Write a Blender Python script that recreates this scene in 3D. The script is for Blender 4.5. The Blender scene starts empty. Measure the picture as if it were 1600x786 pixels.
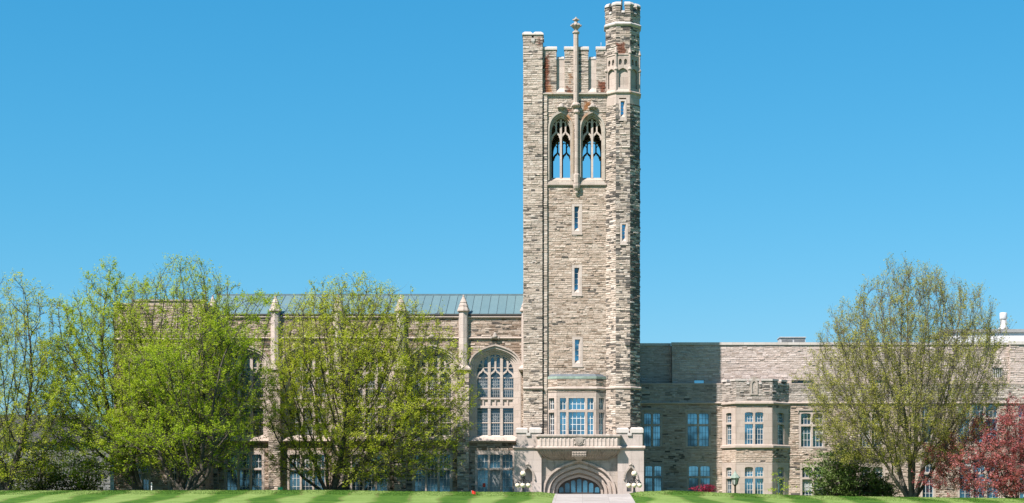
import bpy, bmesh, math, random
import numpy as np
from mathutils import Vector
from mathutils.geometry import tessellate_polygon

# ------------------------------------------------------------------ camera, sky, sun, exposure
SC = bpy.context.scene
R = math.radians
LENS = 60.0
D = 160.0                       # metres from the camera to the tower front
F = LENS / 36.0 * 1600.0        # focal length in photo pixels
VX, HY, ZE = 910.0, 792.0, -1.02
SUN_AZ, SUN_EL = 43.0, 50.0

cam = bpy.data.cameras.new('camera')
cam.lens = LENS
cam.sensor_width = 36.0
cam.shift_x = (800.0 - VX) / 1600.0
cam.shift_y = (HY - 393.0) / 1600.0
cam.clip_start = 0.5
cam.clip_end = 6000.0
cam_ob = bpy.data.objects.new('camera', cam)
cam_ob.location = (0, -D, ZE)
cam_ob.rotation_euler = (R(90), 0, 0)
SC.collection.objects.link(cam_ob)
SC.camera = cam_ob

world = bpy.data.worlds.new('World')
SC.world = world
world.use_nodes = True
wn = world.node_tree
wn.nodes.clear()
w_out = wn.nodes.new('ShaderNodeOutputWorld')
w_bg = wn.nodes.new('ShaderNodeBackground')
w_sky = wn.nodes.new('ShaderNodeTexSky')
w_sky.sky_type = 'NISHITA'
w_sky.sun_disc = False
w_sky.sun_elevation = R(SUN_EL)
w_sky.sun_rotation = R(180 + SUN_AZ)
w_sky.altitude = 100
w_sky.air_density = 1.0
w_sky.dust_density = 0.6
w_sky.ozone_density = 1.5
# the photograph's cyan sky: each channel of the physical sky graded by gain and gamma
w_sep = wn.nodes.new('ShaderNodeSeparateColor')
w_cmb = wn.nodes.new('ShaderNodeCombineColor')
wn.links.new(w_sky.outputs[0], w_sep.inputs[0])
for ch, (gain, gam) in enumerate(((0.135, 1.62), (1.03, 0.72), (1.80, 0.565))):
    w_pow = wn.nodes.new('ShaderNodeMath'); w_pow.operation = 'POWER'
    w_mul = wn.nodes.new('ShaderNodeMath'); w_mul.operation = 'MULTIPLY'
    w_pow.inputs[1].default_value = gam
    w_mul.inputs[1].default_value = gain
    wn.links.new(w_sep.outputs[ch], w_pow.inputs[0])
    wn.links.new(w_pow.outputs[0], w_mul.inputs[0])
    wn.links.new(w_mul.outputs[0], w_cmb.inputs[ch])
wn.links.new(w_cmb.outputs[0], w_bg.inputs['Color'])
w_bg.inputs['Strength'].default_value = 0.0807
wn.links.new(w_bg.outputs[0], w_out.inputs['Surface'])

sun = bpy.data.lights.new('sun', 'SUN')
sun.energy = 5.0
sun.angle = R(0.53)
sun.color = (1.0, 0.91, 0.86)
sun_ob = bpy.data.objects.new('sun', sun)
sd = Vector((-math.sin(R(SUN_AZ)) * math.cos(R(SUN_EL)), -math.cos(R(SUN_AZ)) * math.cos(R(SUN_EL)), math.sin(R(SUN_EL))))
sun_ob.rotation_euler = sd.to_track_quat('Z', 'Y').to_euler()
sun_ob.location = (-60, -60, 90)
SC.collection.objects.link(sun_ob)

SC.view_settings.view_transform = 'Standard'
SC.view_settings.look = 'None'
SC.view_settings.gamma = 1.0
SC.view_settings.exposure = 1.10
SC.view_settings.use_curve_mapping = False
SC.render.engine = 'CYCLES'
SC.cycles.max_bounces = 6
SC.cycles.transparent_max_bounces = 6


def X(px, y=0.0):
    return (px - VX) * (D + y) / F


def Z(py, y=0.0):
    return ZE + (HY - py) * (D + y) / F


# ------------------------------------------------------------------ materials
MATS = {}


class NT:
    """small helper round a material's node tree"""
    def __init__(self, name):
        m = bpy.data.materials.new(name)
        m.use_nodes = True
        self.m, self.t = m, m.node_tree
        self.b = self.t.nodes['Principled BSDF']
        MATS[name] = m

    def n(self, kind, **kw):
        o = self.t.nodes.new('ShaderNode' + kind)
        for k, v in kw.items():
            setattr(o, k, v)
        return o

    def l(self, a, b):
        self.t.links.new(a, b)

    def math(self, op, a, b=None, c=None, clamp=False):
        o = self.n('Math', operation=op, use_clamp=clamp)
        for i, v in enumerate((a, b, c)):
            if v is None:
                continue
            if hasattr(v, 'is_output'):
                self.l(v, o.inputs[i])
            else:
                o.inputs[i].default_value = v
        return o.outputs[0]

    def mix(self, f, a, b, mode='MIX'):
        o = self.n('Mix', data_type='RGBA', blend_type=mode)
        for i, v in ((0, f), (6, a), (7, b)):
            if hasattr(v, 'is_output'):
                self.l(v, o.inputs[i])
            elif i == 0:
                o.inputs[0].default_value = v
            else:
                o.inputs[i].default_value = (*v, 1)
        return o.outputs[2]

    def noise(self, vec, scale, detail=3, rough=0.55):
        o = self.n('TexNoise')
        o.inputs['Scale'].default_value = scale
        o.inputs['Detail'].default_value = detail
        o.inputs['Roughness'].default_value = rough
        if vec is not None:
            self.l(vec, o.inputs['Vector'])
        return o.outputs['Fac']

    def ramp(self, f, stops, interp='LINEAR'):
        o = self.n('ValToRGB')
        o.color_ramp.interpolation = interp
        e = o.color_ramp.elements
        while len(e) < len(stops):
            e.new(0.5)
        for i, (p, c) in enumerate(stops):
            e[i].position = p
            e[i].color = (*c, 1) if len(c) == 3 else c
        self.l(f, o.inputs[0])
        return o.outputs[0]

    def smooth(self, v, lo, hi):
        o = self.n('MapRange', interpolation_type='SMOOTHSTEP')
        self.l(v, o.inputs[0])
        o.inputs[1].default_value = lo
        o.inputs[2].default_value = hi
        return o.outputs[0]

    def pos(self):
        return self.n('NewGeometry').outputs['Position']

    def uv(self):
        return self.n('TexCoord').outputs['UV']


def stone(name, stops, row=0.25, bw=0.85, mortar=(0.36, 0.325, 0.275), stain=0.25, stains=(), seed=0.0, bump=0.9, soot=0.0, sootcol=(0.06, 0.058, 0.055)):
    """random coursed rock-faced stone: brick cells of uneven rows, a random tone for each cell"""
    k = NT(name)
    uv = k.uv()
    sep = k.n('SeparateXYZ')
    k.l(uv, sep.inputs[0])
    u, v = sep.outputs[0], sep.outputs[1]
    # uneven course heights
    cmb = k.n('CombineXYZ')
    cmb.inputs[0].default_value = seed
    k.l(v, cmb.inputs[1])
    nv = k.noise(cmb.outputs[0], 1.7, 2)
    v2 = k.math('ADD', v, k.math('MULTIPLY', nv, 0.75))
    # wobble of the joints
    wob = k.noise(uv, 1.3, 2)
    v3 = k.math('ADD', v2, k.math('MULTIPLY', wob, 0.10))
    u3 = k.math('ADD', u, k.math('MULTIPLY', k.noise(uv, 0.9, 2), 0.5))
    c2 = k.n('CombineXYZ')
    k.l(u3, c2.inputs[0]); k.l(v3, c2.inputs[1])
    br = k.n('TexBrick', offset=0.37, offset_frequency=2, squash=0.62, squash_frequency=3)
    k.l(c2.outputs[0], br.inputs['Vector'])
    br.inputs['Color1'].default_value = (0, 0, 0, 1)
    br.inputs['Color2'].default_value = (1, 1, 1, 1)
    br.inputs['Mortar'].default_value = (0.5, 0.5, 0.5, 1)
    br.inputs['Scale'].default_value = 1.0
    br.inputs['Mortar Size'].default_value = 0.016
    br.inputs['Mortar Smooth'].default_value = 0.35
    br.inputs['Brick Width'].default_value = bw
    br.inputs['Row Height'].default_value = row
    sepc = k.n('SeparateColor')
    k.l(br.outputs['Color'], sepc.inputs[0])
    rnd = sepc.outputs[0]
    col = k.ramp(rnd, stops)
    fine = k.noise(uv, 9.0, 5, 0.7)
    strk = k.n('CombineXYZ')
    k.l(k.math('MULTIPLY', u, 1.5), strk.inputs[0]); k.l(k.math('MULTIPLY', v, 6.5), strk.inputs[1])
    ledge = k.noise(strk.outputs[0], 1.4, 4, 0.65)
    col = k.mix(1.0, col, k.ramp(ledge, [(0.30, (0.50, 0.47, 0.44)), (0.43, (0.97, 0.96, 0.95)), (0.6, (1.03, 1.03, 1.02)), (0.75, (1.2, 1.19, 1.17))]), 'MULTIPLY')  # stone tone with painted dark dashes for the shadow under rock faces
    col = k.mix(1.0, col, k.ramp(fine, [(0.2, (0.78, 0.77, 0.76)), (0.6, (1.05, 1.05, 1.04))]), 'MULTIPLY')
    col = k.mix(br.outputs['Fac'], col, mortar)
    # broad weathering
    big = k.noise(k.pos(), 0.16, 4, 0.6)
    col = k.mix(1.0, col, k.ramp(big, [(0.3, (1 - stain, 1 - stain * 0.96, 1 - stain * 0.9)), (0.62, (1.06, 1.05, 1.04))]), 'MULTIPLY')
    if soot:
        # whole stones blackened in patches
        p = k.noise(k.pos(), 0.55, 3, 0.6)
        pick = k.math('MULTIPLY', k.math('GREATER_THAN', k.math('ADD', rnd, k.math('MULTIPLY', p, 0.9)), 1.42 - soot), 0.7)
        col = k.mix(pick, col, sootcol)
    if stains:
        sp = k.n('SeparateXYZ')
        k.l(k.pos(), sp.inputs[0])
        nz = k.math('MULTIPLY', k.math('SUBTRACT', k.noise(k.pos(), 2.2, 4, 0.7), 0.5), 1.1)
        for (x0, x1, z0, z1, c, amt) in stains:
            cx, cz = (x0 + x1) / 2, (z0 + z1) / 2
            hx, hz = abs(x1 - x0) / 2, abs(z1 - z0) / 2
            dx = k.math('SUBTRACT', k.math('ABSOLUTE', k.math('SUBTRACT', sp.outputs[0], cx)), hx)
            dz = k.math('SUBTRACT', k.math('ABSOLUTE', k.math('SUBTRACT', sp.outputs[2], cz)), hz)
            d = k.math('ADD', k.math('MAXIMUM', dx, dz), nz)
            f = k.math('MULTIPLY', k.smooth(d, 0.16, -0.16), amt)
            col = k.mix(f, col, k.mix(rnd, c, tuple(q * 0.55 for q in c)))
    k.l(col, k.b.inputs['Base Color'])
    k.b.inputs['Roughness'].default_value = 0.92
    k.b.inputs['Specular IOR Level'].default_value = 0.2
    h = k.math('ADD', k.math('MULTIPLY', br.outputs['Fac'], -0.07), k.math('MULTIPLY', rnd, 0.03))
    h = k.math('ADD', h, k.math('MULTIPLY', ledge, 0.11))
    h = k.math('ADD', h, k.math('MULTIPLY', fine, 0.03))
    bp = k.n('Bump')
    bp.inputs['Strength'].default_value = bump
    bp.inputs['Distance'].default_value = 1.0
    k.l(h, bp.inputs['Height'])
    k.l(bp.outputs[0], k.b.inputs['Normal'])
    return k.m


def blocks(name, stops, soot=0.0, sootcol=(0.055, 0.052, 0.05), stains=(), stain=0.2, bump=0.8):
    """rock-faced stones built as geometry: each stone its own tone"""
    k = NT(name)
    rnd = k.n('NewGeometry').outputs['Random Per Island']
    uv = k.uv()
    col = k.ramp(rnd, stops)
    fine = k.noise(k.pos(), 5.5, 5, 0.7)
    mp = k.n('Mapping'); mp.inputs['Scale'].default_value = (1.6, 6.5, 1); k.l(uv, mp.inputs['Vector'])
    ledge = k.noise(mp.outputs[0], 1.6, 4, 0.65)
    col = k.mix(1.0, col, k.ramp(ledge, [(0.30, (0.70, 0.67, 0.64)), (0.44, (0.98, 0.97, 0.96)), (0.75, (1.12, 1.11, 1.10))]), 'MULTIPLY')  # fainter dashes of under-stone shadow painted into the block tone
    col = k.mix(1.0, col, k.ramp(fine, [(0.25, (0.80, 0.79, 0.77)), (0.6, (1.05, 1.05, 1.04))]), 'MULTIPLY')
    big = k.noise(k.pos(), 0.16, 4, 0.6)
    col = k.mix(1.0, col, k.ramp(big, [(0.3, (1 - stain, 1 - stain * 0.96, 1 - stain * 0.9)), (0.62, (1.05, 1.04, 1.03))]), 'MULTIPLY')
    if soot:
        p = k.noise(k.pos(), 0.45, 3, 0.6)
        r2 = k.math('FRACT', k.math('MULTIPLY', rnd, 17.31))
        pick = k.smooth(k.math('ADD', r2, k.math('MULTIPLY', p, 1.1)), 1.50 - soot, 1.56 - soot)
        col = k.mix(k.math('MULTIPLY', pick, 0.85), col, sootcol)
    if stains:
        sp = k.n('SeparateXYZ')
        k.l(k.pos(), sp.inputs[0])
        nz = k.math('MULTIPLY', k.math('SUBTRACT', k.noise(k.pos(), 2.2, 4, 0.7), 0.5), 1.1)
        for (x0, x1, z0, z1, c, amt) in stains:
            cx, cz = (x0 + x1) / 2, (z0 + z1) / 2
            hx, hz = abs(x1 - x0) / 2, abs(z1 - z0) / 2
            dx = k.math('SUBTRACT', k.math('ABSOLUTE', k.math('SUBTRACT', sp.outputs[0], cx)), hx)
            dz = k.math('SUBTRACT', k.math('ABSOLUTE', k.math('SUBTRACT', sp.outputs[2], cz)), hz)
            d = k.math('ADD', k.math('MAXIMUM', dx, dz), nz)
            col = k.mix(k.math('MULTIPLY', k.smooth(d, 0.16, -0.16), amt), col, k.mix(rnd, c, tuple(q * 0.6 for q in c)))
    k.l(col, k.b.inputs['Base Color'])
    k.b.inputs['Roughness'].default_value = 0.92
    k.b.inputs['Specular IOR Level'].default_value = 0.2
    bp = k.n('Bump')
    bp.inputs['Strength'].default_value = bump
    bp.inputs['Distance'].default_value = 0.10
    k.l(k.math('ADD', ledge, k.math('MULTIPLY', fine, 0.5)), bp.inputs['Height'])
    k.l(bp.outputs[0], k.b.inputs['Normal'])
    return k.m


def limestone(name, base=(0.475, 0.40, 0.345), dirt=0.35, block=(1.1, 0.62), dark=(0.20, 0.175, 0.15), rust=0.0, stains=()):
    """smooth dressed stone in big blocks with streaks of weather"""
    k = NT(name)
    uv = k.uv()
    br = k.n('TexBrick', offset=0.5)
    k.l(uv, br.inputs['Vector'])
    br.inputs['Color1'].default_value = (0.88, 0.87, 0.86, 1)
    br.inputs['Color2'].default_value = (1.06, 1.06, 1.06, 1)
    br.inputs['Mortar'].default_value = (0.70, 0.68, 0.66, 1)
    br.inputs['Scale'].default_value = 1.0
    br.inputs['Mortar Size'].default_value = 0.012
    br.inputs['Brick Width'].default_value = block[0]
    br.inputs['Row Height'].default_value = block[1]
    col = k.mix(1.0, base, br.outputs['Color'], 'MULTIPLY')
    mp = k.n('Mapping')
    mp.inputs['Scale'].default_value = (2.0, 0.35, 1)
    k.l(uv, mp.inputs['Vector'])
    streak = k.noise(mp.outputs[0], 1.6, 5, 0.65)
    blot = k.noise(k.pos(), 0.7, 5, 0.65)
    f = k.math('MULTIPLY', k.smooth(k.math('MULTIPLY', k.math('ADD', streak, blot), 0.5), 0.47, 0.68), dirt)
    col = k.mix(f, col, dark)
    if rust:
        rr = k.math('MULTIPLY', k.smooth(k.noise(k.pos(), 0.75, 4, 0.7), 0.56, 0.68), rust)
        col = k.mix(rr, col, (0.38, 0.16, 0.055))
    if stains:
        sp = k.n('SeparateXYZ')
        k.l(k.pos(), sp.inputs[0])
        nz = k.math('MULTIPLY', k.math('SUBTRACT', streak, 0.5), 1.3)
        for (x0, x1, z0, z1, c, amt) in stains:
            cx, cz = (x0 + x1) / 2, (z0 + z1) / 2
            dx = k.math('SUBTRACT', k.math('ABSOLUTE', k.math('SUBTRACT', sp.outputs[0], cx)), abs(x1 - x0) / 2)
            dz = k.math('SUBTRACT', k.math('ABSOLUTE', k.math('SUBTRACT', sp.outputs[2], cz)), abs(z1 - z0) / 2)
            d = k.math('ADD', k.math('MAXIMUM', dx, dz), nz)
            col = k.mix(k.math('MULTIPLY', k.smooth(d, 0.2, -0.2), amt), col, c)
    fine = k.noise(uv, 14.0, 4)
    col = k.mix(1.0, col, k.ramp(fine, [(0.2, (0.86, 0.86, 0.86)), (0.7, (1.06, 1.06, 1.06))]), 'MULTIPLY')
    k.l(col, k.b.inputs['Base Color'])
    k.b.inputs['Roughness'].default_value = 0.85
    k.b.inputs['Specular IOR Level'].default_value = 0.25
    bp = k.n('Bump')
    bp.inputs['Strength'].default_value = 0.35
    bp.inputs['Distance'].default_value = 0.05
    k.l(k.math('SUBTRACT', fine, br.outputs['Fac']), bp.inputs['Height'])
    k.l(bp.outputs[0], k.b.inputs['Normal'])
    return k.m


def simple(name, col, rough=0.6, metal=0.0, var=0.15, scale=3.0, spec=0.4, bump=0.0):
    k = NT(name)
    nz = k.noise(k.pos(), scale, 4)
    lo = tuple(c * (1 - var) for c in col)
    hi = tuple(min(1, c * (1 + var)) for c in col)
    k.l(k.ramp(nz, [(0.3, lo), (0.7, hi)]), k.b.inputs['Base Color'])
    k.b.inputs['Roughness'].default_value = rough
    k.b.inputs['Metallic'].default_value = metal
    k.b.inputs['Specular IOR Level'].default_value = spec
    if bump:
        bp = k.n('Bump')
        bp.inputs['Strength'].default_value = bump
        bp.inputs['Distance'].default_value = 0.02
        k.l(nz, bp.inputs['Height'])
        k.l(bp.outputs[0], k.b.inputs['Normal'])
    return k.m


def glass(name, tint, refl=0.4, wav=0.012):
    """window glass in daylight: a dim room behind and the sky on its face; each pane a little out of true"""
    k = NT(name)
    isl = k.n('NewGeometry').outputs['Random Per Island']
    nz = k.noise(k.pos(), 0.8, 3)
    k.l(k.mix(1.0, tint, k.ramp(nz, [(0.3, (0.6, 0.65, 0.7)), (0.7, (1.35, 1.3, 1.25))]), 'MULTIPLY'), k.b.inputs['Base Color'])
    k.b.inputs['Roughness'].default_value = 0.5
    gl = k.n('BsdfGlossy')
    gl.inputs['Roughness'].default_value = 0.06
    gl.inputs['Color'].default_value = (0.33, 0.76, 1.0, 1)
    bp = k.n('Bump')
    bp.inputs['Strength'].default_value = 0.25
    bp.inputs['Distance'].default_value = wav
    k.l(k.noise(k.pos(), 1.6, 2), bp.inputs['Height'])
    k.l(bp.outputs[0], gl.inputs['Normal'])
    ms = k.n('MixShader')
    room = k.noise(k.pos(), 0.45, 2)
    k.l(k.math('MULTIPLY', k.math('ADD', k.smooth(room, 0.36, 0.62), k.math('MULTIPLY', isl, 0.5)), refl * 1.15), ms.inputs[0])
    k.l(k.b.outputs[0], ms.inputs[1]); k.l(gl.outputs[0], ms.inputs[2])
    k.l(ms.outputs[0], k.t.nodes['Material Output'].inputs['Surface'])
    return k.m


def leaf_mat(name, cols, trans=0.45):
    k = NT(name)
    isl = k.n('NewGeometry').outputs['Random Per Island']
    big = k.noise(k.pos(), 0.6, 3)
    f = k.math('ADD', k.math('MULTIPLY', isl, 0.35), k.math('MULTIPLY', k.math('SUBTRACT', big, 0.30), 1.5), clamp=True)
    n = len(cols)
    c = k.ramp(f, [(i / (n - 1), q) for i, q in enumerate(cols)])
    k.l(c, k.b.inputs['Base Color'])
    k.b.inputs['Roughness'].default_value = 0.55
    k.b.inputs['Specular IOR Level'].default_value = 0.25
    tr = k.n('BsdfTranslucent')
    k.l(k.mix(1.0, c, (1.15, 1.2, 0.7), 'MULTIPLY'), tr.inputs['Color'])
    ms = k.n('MixShader')
    ms.inputs[0].default_value = trans
    k.l(k.b.outputs[0], ms.inputs[1]); k.l(tr.outputs[0], ms.inputs[2])
    k.l(ms.outputs[0], k.t.nodes['Material Output'].inputs['Surface'])
    return k.m


TAN = [(0.0, (0.23, 0.17, 0.13)), (0.06, (0.32, 0.25, 0.195)), (0.16, (0.42, 0.335, 0.268)), (0.5, (0.48, 0.393, 0.325)), (0.85, (0.525, 0.44, 0.37)), (1.0, (0.59, 0.51, 0.44))]
BROWN = [(0.0, (0.19, 0.135, 0.10)), (0.1, (0.27, 0.20, 0.15)), (0.3, (0.36, 0.28, 0.22)), (0.6, (0.43, 0.345, 0.28)), (1.0, (0.54, 0.455, 0.385))]
GREY = [(0.0, (0.22, 0.185, 0.155)), (0.06, (0.33, 0.28, 0.235)), (0.15, (0.44, 0.37, 0.31)), (0.5, (0.505, 0.43, 0.365)), (0.85, (0.56, 0.49, 0.425)), (1.0, (0.63, 0.57, 0.51))]
UPPER = [(0.0, (0.40, 0.33, 0.29)), (0.2, (0.47, 0.40, 0.36)), (0.6, (0.52, 0.445, 0.41)), (1.0, (0.60, 0.53, 0.495))]
BRICKRED = (0.20, 0.07, 0.04)
RUST = (0.36, 0.15, 0.05)


# ------------------------------------------------------------------ mesh helpers
def ident(u, d, z):
    return (u, d, z)


def facet(ox, oy, ang):
    """local frame of a wall face: u along the face, d into the wall, z up"""
    ca, sa = math.cos(ang), math.sin(ang)
    return lambda u, d, z: (ox + u * ca - d * sa, oy + u * sa + d * ca, z)


class MB:
    def __init__(self, T=ident):
        self.v, self.f, self.sm, self.T = [], [], [], T
        self.mi, self.cur = [], 0

    def add(self, pts, faces, smooth=False):
        b = len(self.v)
        self.v += [self.T(*p) for p in pts]
        self.f += [tuple(b + i for i in q) for q in faces]
        self.sm += [smooth] * len(faces)
        self.mi += [self.cur] * len(faces)
        return self

    def box(self, x0, x1, y0, y1, z0, z1):
        x0, x1 = min(x0, x1), max(x0, x1)
        z0, z1 = min(z0, z1), max(z0, z1)
        return self.add([(x0, y0, z0), (x1, y0, z0), (x1, y1, z0), (x0, y1, z0), (x0, y0, z1), (x1, y0, z1), (x1, y1, z1), (x0, y1, z1)],
                        [(0, 1, 5, 4), (1, 2, 6, 5), (2, 3, 7, 6), (3, 0, 4, 7), (4, 5, 6, 7), (3, 2, 1, 0)])

    def plate(self, loop, y0, y1, holes=()):
        """outline in the face's plane with holes, given thickness"""
        loops = [list(loop)] + [list(h) for h in holes]
        flat = [p for lp in loops for p in lp]
        n = len(flat)
        tris = tessellate_polygon([[Vector((p[0], p[1], 0)) for p in lp] for lp in loops])
        pts = [(p[0], y0, p[1]) for p in flat] + [(p[0], y1, p[1]) for p in flat]
        faces = [tuple(t) for t in tris] + [tuple(i + n for i in reversed(t)) for t in tris]
        b = 0
        for lp in loops:
            m = len(lp)
            for i in range(m):
                j = (i + 1) % m
                faces.append((b + i, b + j, b + j + n, b + i + n))
            b += m
        return self.add(pts, faces)

    def prism(self, plan, z0, z1, top=1.0, c=None):
        """plan outline raised from z0 to z1, the top scaled about c"""
        n = len(plan)
        if c is None:
            c = (sum(p[0] for p in plan) / n, sum(p[1] for p in plan) / n)
        up = [(c[0] + (p[0] - c[0]) * top, c[1] + (p[1] - c[1]) * top) for p in plan]
        tris = tessellate_polygon([[Vector((p[0], p[1], 0)) for p in plan]])
        pts = [(p[0], p[1], z0) for p in plan] + [(p[0], p[1], z1) for p in up]
        faces = [tuple(t) for t in tris] + [tuple(i + n for i in reversed(t)) for t in tris]
        faces += [(i, (i + 1) % n, (i + 1) % n + n, i + n) for i in range(n)]
        return self.add(pts, faces)

    def loft(self, plans):
        """a stack of (plan, z) outlines of one count"""
        n = len(plans[0][0])
        pts = [(p[0], p[1], z) for pl, z in plans for p in pl]
        faces = []
        for k in range(len(plans) - 1):
            for i in range(n):
                j = (i + 1) % n
                faces.append((k * n + i, k * n + j, (k + 1) * n + j, (k + 1) * n + i))
        faces.append(tuple(range(n - 1, -1, -1)))
        faces.append(tuple((len(plans) - 1) * n + i for i in range(n)))
        return self.add(pts, faces)

    def lathe(self, cx, cy, prof, n=12, smooth=True, rot=0.0):
        """prof: list of (radius, z) from bottom to top"""
        pts, faces = [], []
        for r, z in prof:
            for i in range(n):
                a = rot + 2 * math.pi * i / n
                pts.append((cx + r * math.cos(a), cy + r * math.sin(a), z))
        for k in range(len(prof) - 1):
            for i in range(n):
                j = (i + 1) % n
                faces.append((k * n + i, k * n + j, (k + 1) * n + j, (k + 1) * n + i))
        faces.append(tuple(range(n - 1, -1, -1)))
        faces.append(tuple((len(prof) - 1) * n + i for i in range(n)))
        return self.add(pts, faces, smooth)

    def ribbon(self, path, w, y0, y1):
        """bar of width w along a line drawn in the face's plane"""
        n = len(path)
        L, Rr = [], []
        for i in range(n):
            a = path[max(0, i - 1)]; b = path[min(n - 1, i + 1)]
            dx, dz = b[0] - a[0], b[1] - a[1]
            q = math.hypot(dx, dz) or 1.0
            nx, nz = -dz / q * w / 2, dx / q * w / 2
            L.append((path[i][0] + nx, path[i][1] + nz)); Rr.append((path[i][0] - nx, path[i][1] - nz))
        pts = [(p[0], y0, p[1]) for p in L] + [(p[0], y0, p[1]) for p in Rr] + [(p[0], y1, p[1]) for p in L] + [(p[0], y1, p[1]) for p in Rr]
        faces = []
        for i in range(n - 1):
            faces += [(i, i + 1, n + i + 1, n + i), (2 * n + i, 3 * n + i, 3 * n + i + 1, 2 * n + i + 1),
                      (i, 2 * n + i, 2 * n + i + 1, i + 1), (n + i, n + i + 1, 3 * n + i + 1, 3 * n + i)]
        faces += [(0, n, 3 * n, 2 * n), (n - 1, 3 * n - 1, 4 * n - 1, 2 * n - 1)]
        return self.add(pts, faces)

    def tube(self, pts3, r, n=8, r2=None):
        P = [Vector(p) for p in pts3]
        pts, faces = [], []
        for i, p in enumerate(P):
            d = (P[min(i + 1, len(P) - 1)] - P[max(i - 1, 0)]).normalized()
            a = d.cross(Vector((0, 0, 1)))
            if a.length < 0.05:
                a = d.cross(Vector((1, 0, 0)))
            a.normalize()
            b = d.cross(a)
            rr = r if r2 is None else r + (r2 - r) * i / (len(P) - 1)
            for k in range(n):
                t = 2 * math.pi * k / n
                pts.append(tuple(p + a * (rr * math.cos(t)) + b * (rr * math.sin(t))))
        for i in range(len(P) - 1):
            for k in range(n):
                j = (k + 1) % n
                faces.append((i * n + k, i * n + j, (i + 1) * n + j, (i + 1) * n + k))
        faces.append(tuple(range(n))); faces.append(tuple((len(P) - 1) * n + k for k in range(n)))
        return self.add(pts, faces, True)

    def ball(self, c, r, n=14, sq=1.0):
        prof = []
        for i in range(n // 2 + 1):
            a = -math.pi / 2 + math.pi * i / (n // 2)
            prof.append((max(0.0005, r * math.cos(a)), c[2] + r * sq * math.sin(a)))
        return self.lathe(c[0], c[1], prof, n)

    def ashlar(self, T, u0, u1, z0, z1, rng, holes=(), ch=(0.12, 0.235), sw=(0.24, 0.85), prot=0.05, slot=1, gap=0.012):
        """rock-faced stones laid in uneven courses over a wall face, leaving the holes free"""
        oldT, oldc = self.T, self.cur
        self.T, self.cur = T, slot
        u0, u1 = min(u0, u1), max(u0, u1)
        z0, z1 = min(z0, z1), max(z0, z1)
        z = z0
        while z < z1 - 0.03:
            h = rng.uniform(*ch)
            if z + h > z1 - 0.08:
                h = z1 - z
            blocked = []
            for hp in holes:
                us = []
                for zz in (z + 0.01, z + h / 2, z + h - 0.01):
                    n = len(hp)
                    for i in range(n):
                        p, q = hp[i], hp[(i + 1) % n]
                        if (p[1] - zz) * (q[1] - zz) < 0:
                            us.append(p[0] + (q[0] - p[0]) * (zz - p[1]) / (q[1] - p[1]))
                if us:
                    blocked.append((min(us), max(us)))
            spans, a = [], u0
            for (p, q) in sorted(blocked):
                if p > a:
                    spans.append((a, min(p, u1)))
                a = max(a, q)
            if a < u1:
                spans.append((a, u1))
            for (p, q) in spans:
                if q - p < 0.05:
                    continue
                u = p
                while u < q - 0.02:
                    w = rng.uniform(*sw) * (0.7 if h < 0.16 else 1.0)
                    if u + w > q - 0.2:
                        w = q - u
                    if w > sw[1] * 1.3:
                        w *= 0.5
                    d = prot * (0.15 + 0.85 * rng.random()) + (prot * 0.8 if rng.random() < 0.08 else 0)
                    j = [d * rng.uniform(0.55, 1.1) for _ in range(4)]
                    g, e = gap / 2, min(0.035, h * 0.18)
                    A, B, C0, C1 = u + g, u + w - g, z + g, z + h - g
                    cu, cz = rng.uniform(0.35, 0.65), rng.uniform(0.45, 0.75)
                    self.add([(A, 0.01, C0), (B, 0.01, C0), (B, 0.01, C1), (A, 0.01, C1),
                              (A + e * .6, -j[0], C0 + e), (B - e * .6, -j[1], C0 + e), (B - e * .6, -j[2] * .8, C1 - e), (A + e * .6, -j[3] * .8, C1 - e)],
                             [(0, 1, 5, 4), (1, 2, 6, 5), (2, 3, 7, 6), (3, 0, 4, 7), (4, 5, 6), (4, 6, 7)])
                    u += w
            z += h
        self.T, self.cur = oldT, oldc
        return self

    def build(self, name, mat, parent=None, **props):
        me = bpy.data.meshes.new(name)
        bm = bmesh.new()
        vs = [bm.verts.new(p) for p in self.v]
        for q, s, mi in zip(self.f, self.sm, self.mi):
            try:
                fc = bm.faces.new([vs[i] for i in q])
                fc.smooth = s
                fc.material_index = mi
            except ValueError:
                pass
        bmesh.ops.recalc_face_normals(bm, faces=bm.faces)
        uvl = bm.loops.layers.uv.new('UVMap')
        for fc in bm.faces:
            n = fc.normal
            h = math.hypot(n.x, n.y)
            if h < 0.5:
                for lp in fc.loops:
                    lp[uvl].uv = (lp.vert.co.x, lp.vert.co.y)
            else:
                tx, ty = -n.y / h, n.x / h
                off = 7.3 * round(math.atan2(ty, tx), 1)
                for lp in fc.loops:
                    c = lp.vert.co
                    lp[uvl].uv = (c.x * tx + c.y * ty + off, c.z)
        o = link(name, me, mat, parent, **props)
        bm.to_mesh(me)
        bm.free()
        return o


def link(name, me, mat, parent=None, **props):
    o = bpy.data.objects.new(name, me)
    SC.collection.objects.link(o)
    if me is not None and mat is not None:
        for q in ([mat] if isinstance(mat, str) else mat):
            me.materials.append(MATS[q])
    if parent is not None:
        o.parent = parent
        o.matrix_parent_inverse = parent.matrix_world.inverted()
    for k, v in props.items():
        o[k] = v
    return o


def thing(name, label, cat, loc=(0, 0, 0), group=None):
    o = bpy.data.objects.new(name, None)
    o.location = loc
    SC.collection.objects.link(o)
    o.empty_display_size = 0.5
    o['label'] = label
    o['category'] = cat
    if group:
        o['group'] = group
    o.matrix_world.translation = loc
    return o


def tag(o, label, cat, group=None):
    o['label'] = label
    o['category'] = cat
    if group:
        o['group'] = group
    return o


def front(y):
    return lambda u, d, z: (u, y + d, z)


RNG = random.Random(4)


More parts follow.
